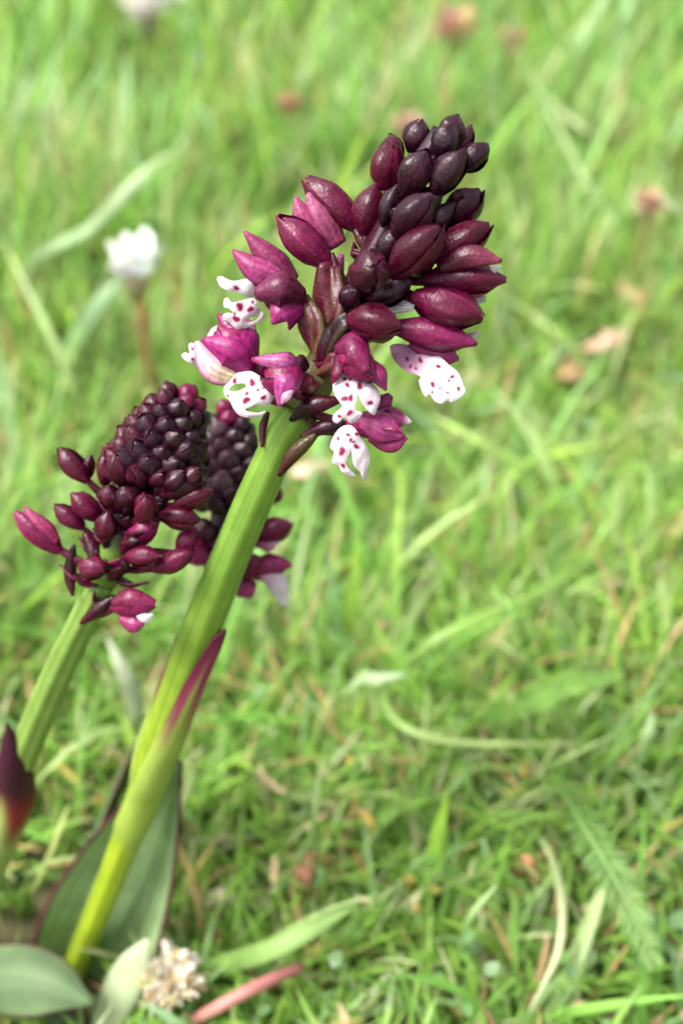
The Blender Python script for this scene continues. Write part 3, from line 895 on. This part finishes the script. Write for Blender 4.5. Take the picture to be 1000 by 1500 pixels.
for i in range(n):
    t = 1 - ((n - i - .5) / n) ** .75
    ang = i * 2.39996 + 1
    rad = 0.0034 * (max(0, 1 - t ** 2.4) ** .6)
    od = XX * math.cos(ang) + YY * math.sin(ang)
    size = .0026 * (1 - .40 * t) * random.uniform(.92, 1.08)
    c = ax0 + AXV * (AL * t * .93)
    dr = (od * (1.0 - t * .45) + AXV * (.4 + .9 * t)).normalized()
    b = c + od * (rad * .5); tp = b + dr * (size * 1.15) + od * rad * .15
    ax = (tp - b); Ln = ax.length; ax.normalize()
    X, Y = basis(ax)
    k = .04 if t < .84 else .7
    R = size * .56
    mb = mb_core(b, ax, X, Y, Ln, R, k, ROUND)
    ro = random.uniform(0, 2)
    for q in range(3):
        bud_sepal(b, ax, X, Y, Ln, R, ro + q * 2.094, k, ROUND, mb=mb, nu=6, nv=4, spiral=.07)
    g_ = random.choice([0, 0, .003, .008, .015, .06]) if t < .84 else 0
    mb.c = [(c_[0] + g_ * .9, c_[1] + g_ * .62, c_[2] + g_ * .72, 1) for c_ in mb.c]
    mb_tube([c + od * .0003, b + dr * Ln * .15], [R * .5, R * .5], lambda u, a, f: DARK, nu=2, ns=6, mb=mb)
    mb.build('bud', M_PETAL, o3)
for b_, t_, w_, k_, kw in [
    (Q(690, 590, -2), Q(668, 515, -3), 30, .2, dict(prof=ROUND)), (Q(700, 650, -2), Q(585, 610, -2.4), 38, .85, dict(opening=.1)), (Q(720, 600, -1), Q(610, 545, -1), 34, .8, {}),
    (Q(845, 575, -1), Q(968, 525, -1), 38, .55, dict(opening=.05)), (Q(790, 680, -2), Q(870, 650, -2.5), 28, .6, {}), (Q(720, 690, -2), Q(800, 640, -3), 30, .4, {}),
    (Q(790, 500, 0), Q(900, 470, .5), 34, .4, {}), (Q(760, 560, -2), Q(850, 590, -2), 34, .5, {}), (Q(880, 455, 1), Q(935, 405, 1.4), 28, .6, {}),
]:
    p3.bud(b_, t_, w_, k_, simple=True, **kw)
f = p3.bud(Q(780, 700, -1), Q(968, 655, -1), 36, .85, name='flower', opening=.14, pale=.4)
p3.petal(f, [Q(790, 720, -2), Q(820, 760, -2.4), Q(835, 780, -2)], [14, 34, 28, 8], MAGE, PINK, name='sepal')
p3.petal(f, [Q(860, 690, -2), Q(920, 740, -2.6), Q(945, 810, -2)], [10, 26, 26, 10], (.6, .4, .5), (.8, .76, .78), name='lip', mat=M_LIP)
p3.petal(f, [Q(880, 700, -1.4), Q(930, 720, -2.0), Q(955, 760, -1.4)], [8, 18, 18, 8], WHITE, WHITE, name='lip', mat=M_LIP)
f = p3.bud(Q(830, 600, -.6), Q(935, 565, -.4), 28, .8, name='flower', opening=.14, pale=.4)
p3.petal(f, [Q(850, 595, -1.6), Q(890, 600, -1.8), Q(920, 590, -1.6)], [8, 20, 20, 8], PINK, (.65, .4, .5), name='lip', mat=M_LIP)


# ================================================================== the turf
def blob_noise(x, y, s, seed, k=24):
    """soft patchy field in 0..1"""
    r = np.random.default_rng(seed)
    a = r.uniform(0, 2 * np.pi, k); f = s * r.uniform(.5, 1.6, k); p = r.uniform(0, 6.28, k)
    v = sum(np.sin((x * np.cos(a[i]) + y * np.sin(a[i])) * f[i] + p[i]) for i in range(k)) / math.sqrt(k / 2)
    return 1 / (1 + np.exp(-1.6 * v))


def strips(name, base, dirs, length, width, pitch, bend, col0, col1, mat, segs=5, fold=0.0, prof=None, kink=None, side=None):
    """many blades in one mesh (numpy): base (n,3), heading dirs (n), start pitch from the ground, bend along the blade"""
    n = len(base)
    prof = np.array(prof if prof is not None else [.75, 1, 1, .9, .65, .06])
    segs = len(prof) - 1
    hd = np.stack([np.cos(dirs), np.sin(dirs), np.zeros(n)], 1)
    sd_ = np.stack([-np.sin(dirs + (side if side is not None else 0)), np.cos(dirs + (side if side is not None else 0)), np.zeros(n)], 1)
    V = np.zeros((n, segs + 1, 3 if fold else 2, 3), np.float32)
    C = np.zeros((n, segs + 1, 3 if fold else 2, 4), np.float32); C[..., 3] = 1
    pos = base.copy()
    th = pitch.copy()
    for i in range(segs + 1):
        u = i / segs
        wv = sd_ * (width * prof[i] / 2)[:, None]
        nrm = -hd * np.sin(th)[:, None]; nrm[:, 2] += np.cos(th)
        if fold:
            V[:, i, 0] = pos - wv; V[:, i, 1] = pos - nrm * (width * prof[i] * fold)[:, None]; V[:, i, 2] = pos + wv
        else:
            V[:, i, 0] = pos - wv; V[:, i, 1] = pos + wv
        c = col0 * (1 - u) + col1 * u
        if mat is M_GRASS: c = c * np.array((.94, 1.0, 1.18))[None] + .003
        for q in range(V.shape[2]): C[:, i, q, :3] = c
        st = (length / segs)[:, None]
        pos = pos + (hd * np.cos(th)[:, None] + np.array([0, 0, 1.0]) * np.sin(th)[:, None]) * st
        pos[:, 2] = np.maximum(pos[:, 2], 0.001)
        th = th - bend / segs * (0.5 + u)
    m = V.shape[2]
    per = (segs + 1) * m
    idx = []
    for i in range(segs):
        for q in range(m - 1):
            idx.append([i * m + q, i * m + q + 1, (i + 1) * m + q + 1, (i + 1) * m + q])
    F = (np.arange(n)[:, None, None] * per + np.array(idx)[None]).reshape(-1, 4)
    me = bpy.data.meshes.new(name)
    me.vertices.add(n * per); me.vertices.foreach_set('co', V.reshape(-1))
    me.loops.add(F.size); me.loops.foreach_set('vertex_index', F.reshape(-1).astype(np.int32))
    me.polygons.add(len(F)); me.polygons.foreach_set('loop_start', np.arange(0, F.size, 4, dtype=np.int32))
    me.polygons.foreach_set('use_smooth', np.ones(len(F), bool))
    me.update(calc_edges=True)
    ca = me.color_attributes.new('Col', 'FLOAT_COLOR', 'POINT'); ca.data.foreach_set('color', C.reshape(-1))
    me.validate()
    o = link(name, me, mat)
    o['kind'] = 'stuff'
    return o


def scatter(n, x0, x1, y0, y1, dens=None, seed=1):
    r = np.random.default_rng(seed)
    x = r.uniform(x0, x1, n); y = r.uniform(y0, y1, n)
    if dens is not None:
        k = r.uniform(0, 1, n) < dens(x, y); x, y = x[k], y[k]
    return x, y


def in_reach(x, y):
    """thick where the photo looks, thinner towards the sides and behind"""
    half = .10 + .42 * np.clip(y, 0, 2)
    d = np.where((np.abs(x) < half) & (y > .03) & (y < .80), 1.0, .28)
    return d


def clear_orchid(x, y):
    """keep blades off the orchids' stems and leaves"""
    d = np.ones_like(x)
    for cx, cy, r in ((G(105, 1432).x, G(105, 1432).y, .014), (G(90, 1470).x, G(90, 1470).y, .012), (G(-75, 1400).x, G(-75, 1400).y, .008), (G(160, 1300).x, G(160, 1300).y, .007)):
        d *= np.hypot(x - cx, y - cy) > r
    for q, rr in ((G(778, 1285), .0055), (G(560, 1500), .006), (G(845, 560), .008), (G(610, 985), .004)):
        d *= np.hypot((x - q.x), (y - q.y) * .8) > rr
    return d


def gz(x, y):
    return 0.0025 * np.sin(x * 23 + 1.2) * np.cos(y * 19 + .4) - 0.0025


def cmix(a, b, t):
    return np.array(a)[None] * (1 - t)[:, None] + np.array(b)[None] * t[:, None]


r = np.random.default_rng(5)
# fine turf
x, y = scatter(90000, -.62, .62, -.15, 1.15, lambda x, y: in_reach(x, y) * (.35 + .65 * blob_noise(x, y, 60, 3)) * clear_orchid(x, y), 21)
xn, yn = scatter(110000, -.24, .24, .01, .36, lambda x, y: np.clip(1.25 - y * 2.6, .25, 1) * (np.abs(x) < .07 + .42 * y) * (.3 + .7 * blob_noise(x, y, 90, 4)) * clear_orchid(x, y), 31)
x, y = np.concatenate([x, xn]), np.concatenate([y, yn])
n = len(x)
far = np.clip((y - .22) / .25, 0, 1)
tuft = blob_noise(x, y, 45, 8); patch = blob_noise(x, y, 28, 9); fine = r.uniform(0, 1, n)
ln = (.013 + .016 * r.uniform(0, 1, n) ** 1.5 + .014 * tuft) * (1 + 1.1 * far)
ln *= np.where(y < .11, .72, 1)
fp = P(200, 388, .25)
ln *= np.where((np.abs(x - fp.x + (fp.y - y) * .12) < .007) & (y < fp.y + .004) & (y > fp.y - .05), .42, 1)
wd = (.00055 + .0008 * r.uniform(0, 1, n) ** 2) * (1 + .6 * far)
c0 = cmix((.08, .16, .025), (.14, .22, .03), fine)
c1 = cmix((.13, .28, .035), (.28, .41, .06), np.clip(.6 * patch + .6 * r.uniform(0, 1, n) - .1, 0, 1))
blue = (r.uniform(0, 1, n) < .12)[:, None]; c1 = np.where(blue, np.array((.19, .30, .10))[None], c1)
pale = (r.uniform(0, 1, n) < .16)[:, None]; c1 = np.where(pale, np.array((.44, .42, .20))[None], c1)
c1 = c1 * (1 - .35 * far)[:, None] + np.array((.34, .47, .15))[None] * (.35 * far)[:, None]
rust = (r.uniform(0, 1, n) < .08)[:, None]; c1 = np.where(rust, np.array((.44, .26, .10))[None], c1); c0 = np.where(rust, np.array((.36, .22, .09))[None], c0)
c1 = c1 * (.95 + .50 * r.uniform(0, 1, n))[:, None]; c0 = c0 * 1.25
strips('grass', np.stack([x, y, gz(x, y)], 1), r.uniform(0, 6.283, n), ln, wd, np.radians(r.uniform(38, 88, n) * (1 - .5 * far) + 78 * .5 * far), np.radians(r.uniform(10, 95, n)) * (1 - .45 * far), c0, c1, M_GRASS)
# longer blades, more of them further off
x, y = scatter(23000, -.62, .62, .02, 1.15, lambda x, y: in_reach(x, y) * np.clip(.10 + (y - .16) * 2.6, .55, 1) * clear_orchid(x, y), 22)
n = len(x); far = np.clip((y - .2) / .3, 0, 1)
ln = (.028 + .03 * r.uniform(0, 1, n)) * (.85 + .7 * far)
ln *= np.where(y < .13, .7, 1)
ln *= np.where((np.abs(x - fp.x + (fp.y - y) * .12) < .008) & (y < fp.y + .004) & (y > fp.y - .06), .35, 1)
wd = (.0011 + .0017 * r.uniform(0, 1, n) ** 2) * (1 + .45 * far)
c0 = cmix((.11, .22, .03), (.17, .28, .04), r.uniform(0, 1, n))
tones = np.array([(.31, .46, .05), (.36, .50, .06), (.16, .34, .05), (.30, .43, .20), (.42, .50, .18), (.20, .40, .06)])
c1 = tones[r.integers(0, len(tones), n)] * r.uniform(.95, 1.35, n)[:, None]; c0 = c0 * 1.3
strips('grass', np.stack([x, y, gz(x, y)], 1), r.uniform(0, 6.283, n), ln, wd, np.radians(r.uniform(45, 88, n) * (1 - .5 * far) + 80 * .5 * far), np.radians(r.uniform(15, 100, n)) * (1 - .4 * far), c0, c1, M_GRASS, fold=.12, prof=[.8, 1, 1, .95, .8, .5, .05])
# lying dead blades and straw
x, y = scatter(30000, -.6, .6, -.1, 1.1, lambda x, y: in_reach(x, y) * np.clip(blob_noise(x, y, 50, 15) * 1.5 - .3, .05, 1) * clear_orchid(x, y), 23)
n = len(x)
kinds = np.array([(.42, .32, .18), (.34, .20, .10), (.46, .27, .07), (.46, .42, .24), (.26, .14, .09), (.46, .32, .22), (.40, .34, .08)])
cc = kinds[r.integers(0, len(kinds), n)] * r.uniform(.7, 1.15, n)[:, None]
strips('dead_grass', np.stack([x, y, r.uniform(.002, .017, n) * np.clip(.8 + y, .9, 1.5)], 1), r.uniform(0, 6.283, n), (.0012 + .005 * r.uniform(0, 1, n) ** 2) * (1 + y), r.uniform(.0004, .0011, n) * (1 + y), np.radians(r.uniform(-8, 30, n)),
       np.radians(r.uniform(-20, 60, n)), cc, cc, M_DRY, prof=[.6, 1, .9, .3])
# small round herb leaves low in the turf
x, y = scatter(42000, -.6, .6, -.1, 1.1, lambda x, y: in_reach(x, y) * np.where(y < .4, 1, .4) * np.clip(blob_noise(x, y, 55, 33) * 1.6 - .35, 0.04, 1) * clear_orchid(x, y), 24)
n = len(x)
cc = cmix((.075, .17, .055), (.20, .32, .06), r.uniform(0, 1, n)) ; cc = np.where((r.uniform(0, 1, n) < .3)[:, None], np.array((.13, .22, .07))[None], cc)
sz = .0013 + .0028 * r.uniform(0, 1, n) ** 2
strips('herb_leaves', np.stack([x, y, r.uniform(.003, .016, n)], 1), r.uniform(0, 6.283, n), sz, sz * r.uniform(.6, .95, n), np.radians(r.uniform(-10, 45, n)), np.radians(r.uniform(-10, 50, n)), cc, cc * 1.15, M_GRASS,
       prof=[.15, .72, 1, .98, .7, .2], fold=.08)


# ================================================================== single blades, leaves and flower heads that stand out in the turf
def depth_of(v):
    return (Vector(v) - CP).dot(FWD)


def one_blade(name, label, cat, pts, wpx, c0, c1, mat=M_GRASS, arc=28, prof=(.6, 1, 1, .85, .1), nh=None, group=None, teeth=0, thick=.00018, rooted=True, edge=None):
    """pts: (photo px, photo py, height mm above the soil); the blade rises out of the soil below its first point"""
    ws = [G(x, y, h * .001) for x, y, h in pts]
    if rooted:
        a, b = ws[0], ws[1]
        d = (a - b); d.z = 0
        d = d.normalized() * min(.012, a.z * .6) if d.length > 1e-6 else Vector((0, 0, 0))
        ws = [Vector((a.x + d.x, a.y + d.y, -.001))] + ws
        prof = (prof[0] * .8,) + tuple(prof)
    dm = depth_of(ws[len(ws) // 2])
    wm = wpx / FPX * dm
    def col(u, v):
        c = lerp(c0, c1, u)
        c = lerp(c, tuple(x * 1.15 for x in c), .5 + .5 * math.cos(v * 20))
        if edge: c = lerp(c, edge, sstep(.7, 1, abs(v)))
        return c
    mb = mb_petal(ws, [wm * q for q in prof], nh or (TOCAM + UPV * .5).normalized(), arc=arc, col=col, nu=22 if not teeth else 40, nv=6, thick=thick, ruffle=.06)
    if teeth:      # feathery outline: each side is cut into narrow leaflets
        cs = [Vector(p) for p in spline(ws, 60)]
        fr = frames(cs, nh or (TOCAM + UPV * .5).normalized())
        mb = mb_tube(ws, [wm * .10, wm * .09, wm * .03], lambda u, a, f: lerp(c0, c1, u), nu=24, ns=6)
        pr = [(i / (len(prof) - 1), q) for i, q in enumerate(prof)]
        for k in range(8, 60):
            for sg in (-1, 1):
                T, S, N = fr[k]
                l = wm * .5 * table(k / 60, pr) * random.uniform(.8, 1.15)
                e = cs[k] + S * sg * l + T * l * .8 + N * l * random.uniform(-.3, .4)
                mid = cs[k] + (e - cs[k]) * .5 + N * l * .12
                mb_petal([cs[k], mid, e], [wm * .05, wm * .09, wm * .02], N, arc=25, col=lambda u, v: tuple(x * random.uniform(.9, 1.15) for x in lerp(c0, c1, k / 60)), nu=3, nv=2, thick=thick, mb=mb)
    o = mb.build(name, mat, org=Vector((ws[0].x, ws[0].y, 0)))
    return tag(o, label, cat, group)


GB = 'single grass blades that stand out of the turf'
PALE = (.36, .46, .22); MIDG = (.19, .33, .06); BLUEG = (.24, .36, .20); STRAW = (.55, .48, .26); DKG = (.12, .24, .05)
BL = [
    ('broad pale blue-green grass blade arching over beside the white flower head', [(45, 385, 22), (130, 332, 34), (200, 262, 44), (262, 214, 46)], 30, BLUEG, PALE),
    ('long thin pale blade slanting down left of the white flower head', [(140, 640, 10), (105, 555, 26), (55, 450, 38), (-5, 335, 46)], 15, PALE, (.34, .46, .16)),
    ('wide soft green blade lying behind the stalk of the white flower', [(85, 545, 12), (125, 470, 24), (185, 395, 34)], 42, MIDG, BLUEG),
    ('upright pale blade at the far left of the meadow', [(-5, 270, 14), (25, 165, 36), (55, 100, 46)], 17, PALE, BLUEG),
    ('short broad bluish blade between the two white flower heads', [(318, 150, 16), (300, 100, 30), (283, 66, 36)], 20, BLUEG, (.38, .48, .30)),
    ('straw-coloured dry blade standing in the far grass', [(878, 275, 6), (900, 200, 26), (915, 105, 44)], 17, STRAW, (.62, .52, .32)),
    ('whitish bent blade lying across the far grass', [(790, 140, 22), (825, 165, 30), (868, 196, 28)], 15, PALE, (.55, .58, .38)),
    ('pale curled blade beside the pinkish dry flower head', [(1004, 360, 10), (996, 315, 28), (962, 284, 34)], 22, PALE, (.55, .60, .42)),
    ('long narrow pale blade slanting through the far grass', [(935, 395, 8), (870, 285, 28), (770, 98, 44)], 16, (.30, .44, .14), PALE),
    ('upright bluish blade in the far grass above the maroon buds', [(612, 150, 10), (590, 80, 30), (545, -10, 50)], 20, BLUEG, (.28, .42, .18)),
    ('long green blade lying across the turf, its pale tip folded', [(915, 796, 12), (780, 872, 22), (650, 930, 24), (585, 975, 16)], 24, MIDG, (.24, .38, .09)),
    ('narrow light green blade lying behind the long folded blade', [(1000, 782, 10), (900, 835, 18), (780, 892, 17)], 19, (.22, .36, .08), (.30, .44, .14)),
    ('dark green blade with a hooked tip standing in the clover', [(768, 1015, 6), (774, 960, 18), (755, 900, 27), (716, 856, 28)], 18, DKG, (.20, .36, .07)),
    ('thin pale blade bent flat over the clover patch', [(552, 985, 12), (576, 1050, 20), (660, 1086, 20), (855, 1090, 17)], 15, MIDG, (.40, .50, .20)),
    ('cream-green bent stalk lying beside the bare earth', [(792, 1225, 12), (820, 1300, 19), (818, 1390, 18), (775, 1482, 14)], 15, (.32, .40, .14), (.52, .54, .34)),
    ('short pale stalk standing near the bare earth', [(668, 1410, 6), (688, 1345, 17), (728, 1295, 22)], 13, MIDG, (.38, .50, .24)),
    ('slender pale blade beyond the lowest spotted flower', [(622, 800, 8), (672, 730, 22), (722, 672, 30)], 16, MIDG, (.34, .46, .16)),
    ('flat yellow-green blade lying right of the spotted flowers', [(822, 712, 12), (720, 655, 23), (628, 606, 26)], 18, (.24, .37, .07), (.34, .48, .14)),
    ('greyish pale blade standing behind the thick stem', [(205, 1075, 10), (190, 1005, 22), (158, 935, 28)], 32, (.30, .38, .20), (.44, .48, .34)),
    ('thin yellowish blade between the two green stems', [(55, 1290, 8), (80, 1235, 18), (100, 1180, 24)], 14, (.34, .42, .12), (.46, .50, .20)),
    ('broad green blade lying above the pink stalk', [(290, 1428, 8), (410, 1385, 18), (520, 1328, 20)], 40, (.16, .28, .06), (.26, .40, .12)),
    ('long bright blade leaning in the turf below the magenta flower bits', [(420, 1000, 8), (440, 900, 20), (480, 780, 36)], 14, MIDG, (.30, .46, .10)),
    ('thin pale stalk crossing the turf in front of the earth patch', [(440, 1275, 8), (460, 1200, 18), (470, 1110, 26)], 11, MIDG, (.40, .52, .24)),
    ('fine pale blade standing by the brown dry leaf', [(950, 860, 6), (955, 760, 20), (948, 680, 28)], 17, MIDG, (.36, .48, .20)),
]
for lab, pts, wpx, c0, c1 in BL:
    one_blade('grass_blade', lab, 'grass blade', pts, wpx * .82, tuple(q * .92 for q in c0), tuple(q * .86 for q in c1), group=GB, prof=(.7, 1, 1, .8, .12))
FE = 'feathery leaves in the turf'
one_blade('yarrow_leaf', 'bright green feathery leaf lying over the clover', 'leaf', [(680, 1062, 12), (760, 1035, 22), (835, 1005, 25), (912, 988, 24)], 48, (.16, .32, .05), (.24, .42, .09), teeth=1, group=FE, prof=(.6, 1, 1, .8, .3))
one_blade('yarrow_leaf', 'grey-green feathery leaf stretched over the turf right of the bare earth', 'leaf', [(806, 1138, 12), (862, 1225, 22), (912, 1310, 24), (960, 1415, 20)], 62, (.17, .31, .08), (.23, .37, .12), teeth=1, group=FE, prof=(.4, .9, 1, .9, .4))
one_blade('pale_leaf', 'small whitish oval leaf at the end of the folded blade', 'leaf', [(525, 996, 20), (545, 994, 22), (595, 988, 22)], 20, (.34, .46, .22), (.42, .52, .32), prof=(.3, .9, 1, .8, .2))
one_blade('pale_leaf', 'pale upright oval leaf near the brown flecked turf', 'leaf', [(942, 1118, 10), (950, 1085, 20), (955, 1046, 24)], 26, (.30, .42, .18), (.40, .50, .28), prof=(.4, 1, 1, .7, .2))
one_blade('pale_leaf', 'whitish green leaf beside the cream withered flower', 'leaf', [(150, 1500, 8), (188, 1430, 16), (216, 1376, 20)], 62, (.26, .32, .17), (.36, .40, .25), prof=(.3, .9, 1, .7, .1), mat=M_LEAF)
for lab, pts, wpx, c in [
    ('pinkish tan dry leaf lying in the turf beyond the spotted lip', [(855, 506, 14), (885, 494, 20), (922, 484, 17)], 40, (.46, .30, .22)),
    ('brown dry leaf scrap near the tan dry leaf', [(905, 405, 14), (930, 430, 20), (952, 455, 16)], 34, (.44, .28, .18)),
    ('dull brown leaf curled around a dark hollow', [(815, 560, 8), (838, 540, 18), (870, 552, 14)], 34, (.30, .18, .10)),
    ('dark brown shrivelled leaf in the turf above the pink stalk', [(425, 1320, 6), (440, 1285, 15), (455, 1250, 15)], 36, (.24, .12, .07)),
    ('rust brown dry leaf standing in the bare earth', [(750, 1290, 4), (772, 1262, 13), (790, 1300, 8)], 22, (.34, .16, .09)),
    ('beige dry leaf just beyond the lowest spotted flower', [(425, 690, 12), (450, 682, 19), (490, 676, 16)], 34, (.52, .36, .27)),
    ('beige leaf scrap low in the turf above the cream withered flower', [(298, 1322, 6), (322, 1312, 11), (348, 1318, 9)], 26, (.42, .33, .26)),
]:
    one_blade('dry_leaf', lab, 'dry leaf', pts, wpx, c, tuple(x * 1.15 for x in c), mat=M_DRY, arc=50, prof=(.3, .9, 1, .8, .3), group='dry leaves in the turf')
# pink stalk in front
wsp = [G(262, 1508, 4 * .001), G(300, 1486, .012), G(370, 1448, .015), G(442, 1416, .013)]
wsp = [Vector((wsp[0].x - .004, wsp[0].y - .002, -.001))] + wsp
o = mb_tube(wsp, [.0009, .0009, .00085, .0009, .0007], lambda u, a, f: lerp((.44, .22, .18), (.32, .12, .11), u + .2 * math.sin(u * 9)), nu=24, ns=12).build('stalk', M_STEM, org=Vector((wsp[0].x, wsp[0].y, 0)))
tag(o, 'smooth pink plant stalk lying low beside the cream withered flower', 'stalk')


def flower_head(name, label, cat, px, py, d, size, petals, cpet, cbase, cstem, group, stem_to=None, spread=.9, narrow=.24, bend=.002, messy=False):
    """head on a stalk: each ray, the cup under it and the stalk are parts"""
    top = P(px, py, d)
    sz = size / FPX * d
    foot = Vector((top.x + bend, top.y + bend * .5, -.001))
    t = thing(name, label, cat, (foot.x, foot.y, 0), group)
    neck = top - Vector((0, 0, sz * .42))
    mb_tube([foot, (foot + neck) / 2 + Vector((-bend * .6, 0, 0)), neck], [.0008, .00075, .0009], lambda u, a, f: lerp(cstem, cstem, u), nu=16, ns=8).build('stalk', M_STEM, t)
    mb_tube([neck - Vector((0, 0, sz * .10)), neck + Vector((0, 0, sz * .12)), neck + Vector((0, 0, sz * .34))], [sz * .09, sz * .20, sz * .24], lambda u, a, f: lerp(cbase, tuple(x * .9 for x in cbase), .5 + .5 * f), nu=8, ns=16, ridges=8, rd=.06).build('cup', M_DRY, t)
    for i in range(petals):
        a = i * 2.39996
        ring = .35 + .65 * ((i + .5) / petals)
        od = Vector((math.cos(a), math.sin(a), 0))
        tilt = spread * ring * random.uniform(.6, 1.3)
        dr = (od * math.sin(tilt) + Vector((0, 0, 1)) * math.cos(tilt)).normalized()
        b = neck + Vector((0, 0, sz * .22)) + od * (sz * .12 * ring)
        L_ = sz * random.uniform(.40, .70)
        if messy:
            L_ *= random.uniform(.45, .95)
            dr = (dr + Vector((random.uniform(-.5, .5), random.uniform(-.5, .5), random.uniform(-.2, .5)))).normalized()
        e = b + dr * L_
        m_ = (b + e) / 2 + od * L_ * .10 + Vector((0, 0, L_ * .05))
        cj = tuple(x * random.uniform(.88, 1.08) for x in cpet)
        if messy: cj = random.choice([cj, (.78, .74, .60), (.70, .58, .36), (.76, .68, .60)])
        mb_petal([b, m_, e], [sz * narrow * .5, sz * narrow, sz * narrow * .95, sz * narrow * .35], od * -1 if tilt < .3 else od, arc=35, col=lambda u, v: lerp(tuple(x * .93 for x in cj), cj, u), nu=6, nv=4, thick=.00015).build('petal', M_LIP, t)
    return t


flower_head('white_flower', 'ragged white flower head on a reddish brown stalk, beside the broad pale blade', 'flower', 200, 388, .250, 96, 34, (.86, .86, .82), (.46, .36, .24), (.34, .15, .07), 'white flower heads in the meadow', spread=.8)
flower_head('white_flower', 'white flower head far off on a green-brown stalk, among plain grass', 'flower', 217, 8, .360, 84, 30, (.80, .78, .74), (.40, .36, .24), (.26, .26, .08), 'white flower heads in the meadow', spread=1.1)
flower_head('withered_flower', 'cream yellow withered flower beside the pink stalk', 'flower', 250, 1428, .1600, 92, 150, (.62, .50, .29), (.40, .34, .18), (.25, .28, .08), None, spread=1.75, narrow=.13, messy=True)
DG = 'dry pinkish clover heads in the meadow'
for lab, px, py, d, sz in [
    ('largest dry pinkish brown clover head in the far grass', 668, 38, .355, 74),
    ('dry beige clover head next to the largest pinkish brown one', 745, 55, .358, 46),
    ('small pinkish dry clover head above the magenta flowers', 426, 150, .335, 42),
    ('pink-brown dry clover head under the pale curled blade', 952, 296, .280, 44),
    ('beige dry clover head just behind the top maroon buds', 596, 184, .325, 52),
]:
    flower_head('clover_head', lab, 'clover head', px, py, d, sz, 26, random.choice([(.52, .28, .20), (.50, .32, .22), (.56, .34, .27)]), (.34, .2, .12), (.26, .22, .08), DG, spread=1.5, narrow=.26)
